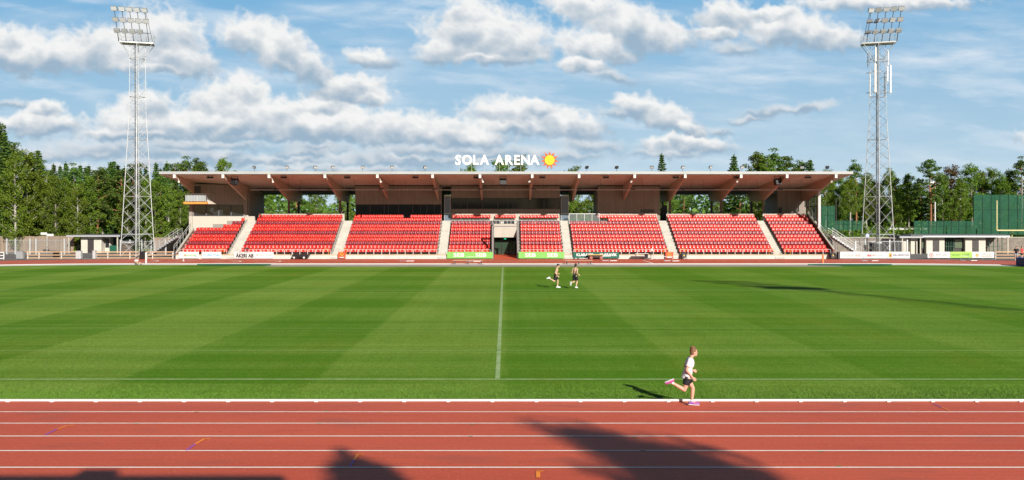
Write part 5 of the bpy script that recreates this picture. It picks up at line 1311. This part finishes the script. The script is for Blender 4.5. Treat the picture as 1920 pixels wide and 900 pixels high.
def plant(kind, px, Y, top, zb, label, group, seed, low=None, rz=0, x=None):
    """top = image row of the crown tip, turned into a height in metres"""
    h = top if x is not None else PZ(top, Y) - zb
    base = {'spruce':14,'pine':15,'birch':13,'aspen':12,'rust':12}[kind]
    tm, cm = proto(kind, base, seed, low); s = h/base
    X = PX(px, Y) if x is None else x
    e = empty(NAMEK[kind], (X,Y,zb), rz, label, 'tree', group); e.scale = (s*random.uniform(.92,1.12),s*random.uniform(.92,1.12),s)
    for n, me in (('trunk',tm),('crown',cm)):
        o = bpy.data.objects.new(n, me); col.objects.link(o); o.parent = e
    return e
ODL = ['first','second','third','fourth','fifth','sixth','seventh','eighth','ninth','tenth','eleventh','twelfth','thirteenth','fourteenth','fifteenth','sixteenth','seventeenth','eighteenth','nineteenth','twentieth']
DESC = {'spruce':'dark conical spruce','pine':'reddish-trunked pine','birch':'pale-trunked birch','aspen':'bushy green leaf tree','rust':'rusty brown leaf tree'}
def row(specs, where, group, zb=0):
    cnt = {}
    for (kind, px, Y, top, seed, low) in specs:
        i = cnt.get(kind, 0); cnt[kind] = i+1
        plant(kind, px, Y, top, zb, '%s, %s such from the left %s' % (DESC[kind], ODL[i], where), group, seed, low, random.uniform(0,6.28))
rt_ = random.Random(11); ODL += ['twenty-first','twenty-second','twenty-third','twenty-fourth']
# left wood: hand-set front row, then two fuller rows behind
front_l = [('spruce',-38,134,228,1,.05),('pine',-15,136,238,2,.3),('spruce',6,134,246,2,.05),('birch',30,131,292,1,.10),('birch',48,133,286,2,.12),('spruce',72,138,286,3,.2),('birch',88,135,318,3,.16),('aspen',105,133,322,1,.12),
           ('spruce',100,142,312,1,.1),('birch',120,136,325,1,.2),('pine',140,140,316,1,.35),('birch',147,134,336,2,.18),('aspen',168,137,322,2,.2),('spruce',152,145,312,2,.1),('pine',182,138,318,2,.38),('birch',196,141,324,3,.3),
           ('spruce',213,142,306,3,.12),('pine',228,139,320,3,.34),('aspen',240,136,338,1,.1),('pine',250,143,318,1,.3),('birch',272,138,326,2,.15),('aspen',290,136,330,2,.08),('pine',302,142,328,2,.3),('birch',318,137,338,3,.08),
           ('spruce',330,146,330,1,.05),('aspen',338,133,350,1,.06),('aspen',352,131,372,2,.04),('pine',20,145,268,3,.2)]
front_l += [('spruce',px_,144,top_,sd_,.1) for px_,top_,sd_ in ((126,308,2),(161,316,3),(206,310,1),(236,317,2),(264,322,3),(300,320,1),(327,332,2),(60,283,2))]
front_l = [(k_, px_, Y_, t_ + (12 if k_ in ('birch','aspen') and px_ > 60 else (-4 if k_ == 'spruce' and px_ > 60 else 0)), s_, l_) for k_, px_, Y_, t_, s_, l_ in front_l]
front_l.sort(key=lambda t: t[1])
row(front_l, 'in the left wood', 'trees in the left wood')
back_l = []
for i in range(24): back_l.append((rt_.choice(['pine','spruce','spruce']), -50+i*18, rt_.uniform(147,156), rt_.uniform(302,332), rt_.choice([1,2,3]), .1))
row(back_l, 'deep in the left wood', 'trees deep in the left wood')
# behind the stand
mid = []
for i in range(26):
    px = 372+i*46+rt_.uniform(-12,12); mid.append((rt_.choice(['birch','aspen','birch','pine']), px, rt_.uniform(139,150), rt_.uniform(336,352), rt_.choice([1,2,3]), .05))
row(mid, 'behind the stand', 'lower trees behind the stand')
tall = [('pine',350,150,303,1,.3),('pine',377,152,302,2,.3),('aspen',420,150,303,1,.2),('aspen',885,156,312,2,.2),('aspen',938,154,304,1,.2),('aspen',972,154,301,3,.2),('aspen',1078,160,317,2,.2),('spruce',1240,156,289,1,.1),
        ('spruce',1378,156,290,2,.2),('aspen',1420,154,292,1,.3),('pine',1450,155,290,1,.3),('pine',1474,155,296,3,.3),('aspen',1438,152,303,3,.3),('spruce',1520,153,300,3,.2),('pine',1498,156,305,2,.3)]
row(tall, 'rising above the roof', 'trees rising above the roof')
# right wood on the raised ground
right = [('birch',1548,148,322,1,.35),('aspen',1575,150,330,2,.25),('birch',1592,146,335,3,.45),('pine',1606,152,308,1,.35),('birch',1625,154,330,2,.3),('aspen',1640,156,342,1,.2),('birch',1668,153,322,3,.3),('aspen',1690,156,350,3,.15),
         ('aspen',1704,152,330,1,.3),('pine',1726,158,352,2,.3),('pine',1743,147,302,3,.45),('rust',1783,154,314,2,.2),('aspen',1765,151,330,3,.3),('birch',1800,150,335,1,.3),('aspen',1822,152,312,2,.25),('rust',1838,156,325,1,.3),
         ('birch',1857,152,318,2,.3),('aspen',1878,150,330,3,.25),('birch',1895,153,322,1,.3),('pine',1915,150,302,1,.35),('spruce',1938,150,310,2,.2),('pine',1965,152,305,3,.3),
         ('spruce',1560,158,332,1,.1),('spruce',1655,160,345,2,.1),('spruce',1715,160,345,3,.1),('spruce',1846,160,330,1,.1),('pine',1676,162,335,2,.3)]
right.sort(key=lambda t: t[1])
row(right, 'in the right wood', 'trees in the right wood', 2.3)
back_r = []
for i in range(18): back_r.append((rt_.choice(['pine','spruce','aspen','spruce']), 1535+i*24, rt_.uniform(164,174), rt_.uniform(336,356), rt_.choice([1,2,3]), .05))
row(back_r, 'deep in the right wood', 'trees deep in the right wood', 2.3)
# far wood as one mass behind everything
rg = np.random.default_rng(9); n = 60000
X = rg.uniform(-190,190,n); Yy = rg.uniform(176,196,n); hh = 9.5+1.6*np.sin(X*.35)+1.2*np.sin(X*.9+1)+rg.normal(0,.6,n); Zz = rg.uniform(0,1,n)**.8*hh
me = mesh_cards('forest', cards(np.stack([X,Yy,Zz],1), .55, rg, .3), LM['pine']); o = bpy.data.objects.new('forest', me); col.objects.link(o)
tag(o, 'dark mass of distant forest closing the view behind the nearer trees', 'forest', kind='stuff')
# understory
rg = np.random.default_rng(10); n = 42000
X = np.where(rg.random(n) < .5, rg.uniform(-105,-46,n), rg.uniform(50,110,n)); Yy = np.where(X > 0, rg.uniform(144,164,n), rg.uniform(136,160,n)); base = np.where(X > 0, 2.3, 0); Zz = base+np.abs(rg.normal(0,.9,n))*(1+.6*np.sin(X*1.1)*np.sin(Yy*.8))
me = mesh_cards('undergrowth', cards(np.stack([X,Yy,Zz],1), .22, rg, .4), LM['aspen']); o = bpy.data.objects.new('undergrowth', me); col.objects.link(o)
tag(o, 'low green undergrowth between the tree trunks of both woods', 'undergrowth', kind='stuff')
# trees behind the camera whose shadows reach the near track
def shadow_tree(kind, px, py, h, seed, low, label, wd=1):
    x, y = PX(px, GY(py)), GY(py); L_ = h/math.tan(R(SUN_EL))
    plant(kind, 0, y-L_*math.cos(R(SUN_AZ)), h, 0, label, 'trees behind the camera', seed, low, seed, x=x+L_*math.sin(R(SUN_AZ))).scale.xy = (h/13*wd, h/13*wd)
shadow_tree('aspen', 1118, 828, 20, 3, .3, 'slim leaf tree behind the camera, its shadow tip farthest up the track', .62)
shadow_tree('aspen', 1160, 836, 20.5, 1, .3, 'leaf tree behind the camera filling the large near shadow', .66)
shadow_tree('aspen', 1222, 850, 19.5, 2, .3, 'leaf tree behind the camera, second from the right in its group', .75)
shadow_tree('aspen', 1300, 872, 19.0, 3, .25, 'leaf tree behind the camera, rightmost of its group', .55)
shadow_tree('spruce', 612, 862, 17, 2, .1, 'conical spruce behind the camera casting the small near shadow', 1.5)

# ------------------------------------------------------------------ people
def skin(name): return {'fair': mat('skin_fair',(.62,.36,.26),.55,noise=(8,.05)), 'tan': mat('skin_tan',(.62,.38,.27),.55,noise=(8,.05))}[name]
def cone(mb, p, q, r0, r1, n=14, flat=False):
    """tapered limb piece; round ends unless flat"""
    mb.tube(p, q, r0, r1, n=n)
    if not flat: mb.ell(p, (r0,)*3, n, 8); mb.ell(q, (r1,)*3, n, 8)
def chain(mb, pts, rs, n=14):
    for a, b, r0, r1 in zip(pts[:-1], pts[1:], rs[:-1], rs[1:]): cone(mb, a, b, r0, r1, n)
def remesh(o, vox, smooth=4, fac=.5):
    r = o.modifiers.new('r','REMESH'); r.mode = 'VOXEL'; r.voxel_size = vox; r.use_smooth_shade = True
    s = o.modifiers.new('s','SMOOTH'); s.factor = fac; s.iterations = smooth
    dg = bpy.context.evaluated_depsgraph_get(); me = bpy.data.meshes.new_from_object(o.evaluated_get(dg)); o.modifiers.clear(); o.data = me
    me.polygons.foreach_set('use_smooth', [True]*len(me.polygons)); return o
V3 = lambda *a: Vector(a)
def hand(mb, wrist, el, s, curl=1.0, side=1):
    """palm, four bent fingers and a side thumb, continuing the forearm"""
    d = (V3(*wrist)-V3(*el)).normalized(); up = V3(0,0,1) - d*d.z; up = up.normalized() if up.length > .1 else V3(0,1,0); lat = d.cross(up).normalized()*side
    w = V3(*wrist); pal = w + d*.075*s
    mb.ell(w+d*.045*s, (.036*s,.036*s,.036*s), 10, 6); 
    cone(mb, w, pal, .027*s, .034*s, 8); cone(mb, w+up*.012*s, pal+up*.022*s, .022*s, .020*s, 8); cone(mb, w-up*.012*s, pal-up*.022*s, .022*s, .020*s, 8)
    for k, (o_, l) in enumerate(((.030,.9),(.010,1.05),(-.010,1.0),(-.030,.8))):
        a = pal+up*o_*s; b = a+(d*.8+lat*.6)*.032*l*s; c = b+(d*.1+lat*1.0)*.026*l*s; e = c+(-d*.8+lat*.4)*.020*l*s
        chain(mb, [a,b,c,e], [.0105*s,.0100*s,.0092*s,.0082*s], 7)
    a = w+d*.03*s+up*.03*s; b = a+(d*.6+up*.55+lat*.5)*.035*s; c = b+(d*.7+lat*.8)*.028*s; chain(mb, [a,b,c], [.0135*s,.0115*s,.0095*s], 7)
def person(loc, rz, label, P, s=1.0, skin_m='fair', shirt=None, shorts=None, shoe=None, sock=None, hair=None, cap=None, vox=.012, group=None, long_legs=None, legs_bare=True, shoe2=None):
    root = empty('person', loc, rz, label, 'person', group)
    g = {k: V3(*v) for k, v in P.items()}
    b = MB(); m = s
    pel, ch, nk, hd = g['pelvis'], g['chest'], g['neck'], g['head']
    fwd = V3(1,0,0); lean = (nk-pel).normalized(); hdir = g.get('look', V3(1,0,-.05)).normalized(); lat = V3(0,1,0)
    rot = Matrix((lean.cross(lat)*-1 if False else lat.cross(lean), lat, lean)).transposed()
    mid = (pel+ch)/2
    b.ell(pel, (.098*m,.135*m,.115*m), 16, 10, rot); b.ell(mid, (.085*m,.120*m,.15*m), 16, 10, rot); b.ell(ch, (.105*m,.150*m,.155*m), 16, 10, rot)
    b.ell((ch*.35+nk*.65), (.075*m,.150*m,.055*m), 14, 8, rot)
    cone(b, nk-lean*.03*m, hd-V3(0,0,.05*m)+hdir*-.01, .053*m, .047*m)
    hz = V3(0,0,1); hr = Matrix((hdir, hz.cross(hdir), hz)).transposed()
    b.ell(hd+hz*.02*m, (.092*m,.075*m,.098*m), 16, 12, hr); b.ell(hd+hdir*.025*m-hz*.05*m, (.062*m,.055*m,.068*m), 14, 10, hr)    # skull, jaw
    b.ell(hd+hdir*.090*m-hz*.018*m, (.020*m,.011*m,.020*m), 8, 6, hr); b.ell(hd+hdir*.075*m-hz*.088*m, (.018*m,.02*m,.014*m), 8, 6, hr)
    b.ell(hd+hdir*.079*m-hz*.058*m, (.010*m,.022*m,.008*m), 8, 6, hr)
    for sd_ in (-1,1): b.ell(hd+(hz.cross(hdir))*sd_*.075*m-hz*.01*m-hdir*.005*m, (.018*m,.010*m,.028*m), 8, 6, hr)
    for sd_ in 'RL':
        sh, el, ha = g['sh'+sd_], g['el'+sd_], g['ha'+sd_]; hp, kn, an, to = g['hip'+sd_], g['kn'+sd_], g['an'+sd_], g['toe'+sd_]
        b.ell(sh, (.054*m,)*3, 12, 8); upm = sh+(el-sh)*.4; chain(b, [sh,upm,el], [.048*m,.046*m,.036*m]); fm_ = el+(ha-el)*.3; chain(b, [el,fm_,ha], [.036*m,.038*m,.024*m])
        hand(b, ha, el, m*.95, side=1 if sd_ == 'R' else -1)
        th_ = hp+(kn-hp)*.4; chain(b, [hp,th_,kn], [.086*m,.080*m,.052*m]); cf = kn+(an-kn)*.32 + (V3(0,0,0)); dl = (an-kn).normalized(); back = (kn-hp).normalized().cross(lat); 
        calf = kn+(an-kn)*.30; chain(b, [kn,calf,an], [.050*m,.054*m,.032*m]); 
        chain(b, [an, an+(to-an)*.5], [.034*m,.030*m])
    bo = b.build('body', skin(skin_m), root); remesh(bo, vox, 3)
    if shirt:
        c = MB(); k = 1.12; c.ell(pel+lean*.05*m, (.126*m,.160*m,.10*m), 16, 10, rot); c.ell(mid, (.108*m,.142*m,.17*m), 16, 10, rot); c.ell(ch, (.120*m,.166*m,.165*m), 16, 10, rot); c.ell((ch*.35+nk*.65), (.085*m,.155*m,.055*m), 14, 8, rot)
        cone(c, mid, pel-lean*.05*m, .120*m, .138*m, 16, True)
        for sd_ in 'RL':
            sh, el = g['sh'+sd_], g['el'+sd_]; c.ell(sh, (.064*m,)*3, 12, 8); cone(c, sh, sh+(el-sh)*.62, .062*m, .064*m, 14, True)
        so = c.build('t_shirt', shirt, root); remesh(so, vox, 3)
    if shorts:
        c = MB(); c.ell(pel, (.112*m,.150*m,.105*m), 16, 10, rot); cone(c, pel+lean*.10*m, pel-lean*.02, .105*m, .125*m, 16, True)
        for sd_ in 'RL':
            hp, kn = g['hip'+sd_], g['kn'+sd_]; cone(c, hp-(kn-hp)*.05, hp+(kn-hp)*(long_legs or .52), .102*m, .100*m, 14, True)
        so = c.build('shorts', shorts, root); remesh(so, vox, 2)
    for sd_ in 'RL':
        an, to, kn = g['an'+sd_], g['toe'+sd_], g['kn'+sd_]; d = (to-an); d2 = d.normalized(); shin = (an-kn).normalized(); 
        sole = (shin - d2*shin.dot(d2)); sole = sole.normalized() if sole.length > .05 else V3(0,0,-1)
        if sock: 
            sm_ = MB(); cone(sm_, an-shin*.07*m, an+shin*.02*m, .037*m, .037*m, 12, True); sm_.build('sock', sock, root, smooth=True)
        heel = an+sole*.045*m-d2*.045*m; tip = to+sole*.0*m
        c = MB(); chain(c, [heel, heel+(tip-heel)*.55, tip], [.042*m,.044*m,.036*m]); cone(c, an+sole*.01, heel+(tip-heel)*.45, .044*m, .042*m)
        so = c.build('shoe', shoe, root); remesh(so, vox*.8, 2)
        c = MB(); lat2 = d2.cross(sole).normalized()
        h0, t0 = heel+sole*.034*m-d2*.03*m, tip+sole*.026*m+d2*.03*m
        vs = []
        for zz in (0, .016*m):
            for (p, w) in ((h0,.030),(h0+(t0-h0)*.3,.036),(h0+(t0-h0)*.7,.045),(t0,.026)): vs += [p+lat2*w*m+sole*zz, p-lat2*w*m+sole*zz]
        fs = []
        for i in range(3): fs += [(2*i,2*i+2,2*i+3,2*i+1),(8+2*i,8+2*i+1,8+2*i+3,8+2*i+2),(2*i,8+2*i,8+2*i+2,2*i+2),(2*i+1,2*i+3,8+2*i+3,8+2*i+1)]
        fs += [(0,1,9,8),(6,14,15,7)]
        c.add(vs, fs); c.build('sole', shoe2 or white, so if False else root)
    hh = MB(); rg2 = random.Random(int(loc[0]*100))
    back = -hdir
    if cap: 
        hh.ell(hd+hz*.045*m+back*.008, (.102*m,.085*m,.082*m), 14, 10, hr); hh.ell(hd+hz*.05*m+hdir*.12*m, (.06*m,.06*m,.010*m), 10, 6, hr); ho = hh.build('cap', cap, root); remesh(ho, vox, 2)
    elif hair:
        hh.ell(hd+hz*.040*m+back*.018*m, (.098*m,.086*m,.092*m), 14, 10, hr); hh.ell(hd+back*.045*m-hz*.015*m, (.062*m,.076*m,.075*m), 12, 8, hr)
        for i in range(34):
            t = rg2.uniform(0,6.28); u = rg2.uniform(0,1.1); dd_ = (hdir*math.cos(t)*math.sin(u)*1.0+hz.cross(hdir)*math.sin(t)*math.sin(u)+hz*math.cos(u)); p = hd+hz*.04*m+dd_*.078*m+back*.012*m
            cone(hh, p, p+dd_*.035*m+back*.022*m+hz*.006*m, .020*m, .007*m, 6)
        ho = hh.build('hair', hair, root); remesh(ho, vox*.75, 1)
    if vox < .011:
        e = MB()
        for sd_ in (-1,1): e.ell(hd+hdir*.083*m+(hz.cross(hdir))*sd_*.030*m+hz*.006*m, (.010*m,.013*m,.009*m), 8, 6, hr)
        e.build('eyes', mat('eye_dark',(.05,.035,.03),.3), root)
    return root
shirt_m = mat('white_shirt_cloth', (.74,.76,.82), .8, bump=(14,.25)); black_cl = mat('black_cloth', (.012,.012,.016), .8, bump=(14,.2)); red_cl = mat('red_cloth', (.55,.05,.06), .8)
shoe_mag = mat('magenta_blue_shoe', (.70,.03,.07), .5, noise=(7,.0), c2=(.10,.12,.50)); shoe_w = mat('white_shoe', (.72,.74,.76), .6); sock_w = mat('white_sock', (.78,.78,.76), .8)
hair_b = mat('light_brown_hair', (.26,.13,.06), .6, noise=(20,.0), c2=(.13,.065,.03)); hair_d = mat('dark_hair', (.03,.018,.012), .6)
k_ = GY(762)/F*1.0
near = dict(head=(-.045,0,1.435), neck=(-.125,0,1.295), chest=(-.155,0,1.125), pelvis=(-.235,0,.775), look=(1,0,-.05),
    shR=(-.185,-.150,1.235), elR=(-.275,-.185,.985), haR=(-.105,-.150,.775),
    shL=(-.125,.150,1.235), elL=(-.235,.215,1.02), haL=(-.045,.12,.925),
    hipR=(-.225,-.075,.735), knR=(-.315,-.09,.440), anR=(-.655,-.08,.640), toeR=(-.800,-.08,.615),
    hipL=(-.225,.075,.735), knL=(-.055,.07,.465), anL=(-.085,.06,.095), toeL=(.095,.06,.050))
person((PX(1304,GY(762)), GY(762), .016), 0, 'young runner in white t-shirt and black shorts striding on the near lane', near, 1.0, 'fair', shirt_m, black_cl, shoe_mag, sock_w, hair_b, vox=.0065)
k = 1.14
def scale(P, k, **ov):
    d = {a: (tuple(c*k for c in v) if a != 'look' else v) for a, v in P.items()}; d.update(ov); return d
r1 = scale(near, k)
person((PX(1048,61.6), 61.6, .016), R(8), 'shirtless runner in black shorts and dark cap, left one of two on the far lawn', r1, 1.13, 'tan', None, black_cl, shoe_w, sock_w, None, cap=black_cl, vox=.016, long_legs=.75, group='two shirtless runners')
r2 = dict(head=(.05,.0,1.63), neck=(.0,0,1.48), chest=(-.02,0,1.30), pelvis=(-.06,0,.92), look=(1,0,-.05),
    shR=(-.02,-.19,1.42), elR=(-.22,-.28,1.18), haR=(-.05,-.30,1.02), shL=(-.02,.19,1.42), elL=(-.06,.28,1.12), haL=(.20,.16,1.10),
    hipR=(-.06,-.09,.88), knR=(.06,-.10,.50), anR=(-.06,-.09,.12), toeR=(.14,-.09,.06),
    hipL=(-.06,.09,.88), knL=(-.02,.10,.48), anL=(-.42,.10,.42), toeL=(-.46,.10,.24))
person((PX(1079,61.3), 61.3, .016), R(52), 'shirtless runner in black shorts seen from behind, right one of two', r2, 1.12, 'tan', None, black_cl, shoe_w, mat('grey_sock',(.42,.44,.50),.8), hair_d, vox=.016, long_legs=.75, group='two shirtless runners')
stand_p = dict(head=(.02,0,1.62), neck=(.0,0,1.47), chest=(0,0,1.28), pelvis=(0,0,.92), look=(1,0,-.2), shR=(0,-.19,1.40), elR=(-.03,-.26,1.12), haR=(.10,-.20,.95), shL=(0,.19,1.40), elL=(-.03,.26,1.12), haL=(.12,.18,.98),
    hipR=(0,-.09,.88), knR=(.03,-.10,.48), anR=(0,-.11,.09), toeR=(.16,-.12,.045), hipL=(0,.09,.88), knL=(.02,.11,.48), anL=(-.02,.13,.09), toeL=(.13,.15,.045))
person((PX(1905.5,104.5), 104.5, .016), R(-120), 'person in black shirt and pale blue shorts standing behind the blue mat', stand_p, 1.1, 'fair', black_cl, mat('pale_blue_cloth',(.35,.48,.60),.8), shoe_w, None, hair_d, vox=.02)
person((PX(1916,104.2), 104.2, .016), R(-60), 'person in red shirt and black shorts at the right edge', stand_p, 1.05, 'fair', red_cl, black_cl, shoe_w, None, hair_b, vox=.02)
sit_p = dict(head=(.12,0,.72), neck=(.04,0,.60), chest=(.0,0,.44), pelvis=(-.08,0,.14), look=(1,0,-.3), shR=(.0,-.18,.54), elR=(.12,-.24,.36), haR=(.34,-.16,.40), shL=(.0,.18,.54), elL=(-.12,.24,.34), haL=(-.22,.26,.14),
    hipR=(-.06,-.09,.14), knR=(.28,-.16,.42), anR=(.46,-.16,.09), toeR=(.60,-.18,.05), hipL=(-.06,.09,.14), knL=(.34,.16,.30), anL=(.62,.16,.09), toeL=(.75,.20,.08))
person((PX(256,93.6), 93.6, .02), R(-35), 'person in white shirt sitting on the far kerb below the left mast', sit_p, 1.0, 'tan', shirt_m, mat('olive_cloth',(.20,.20,.12),.8), black_cl, None, hair_d, vox=.018)
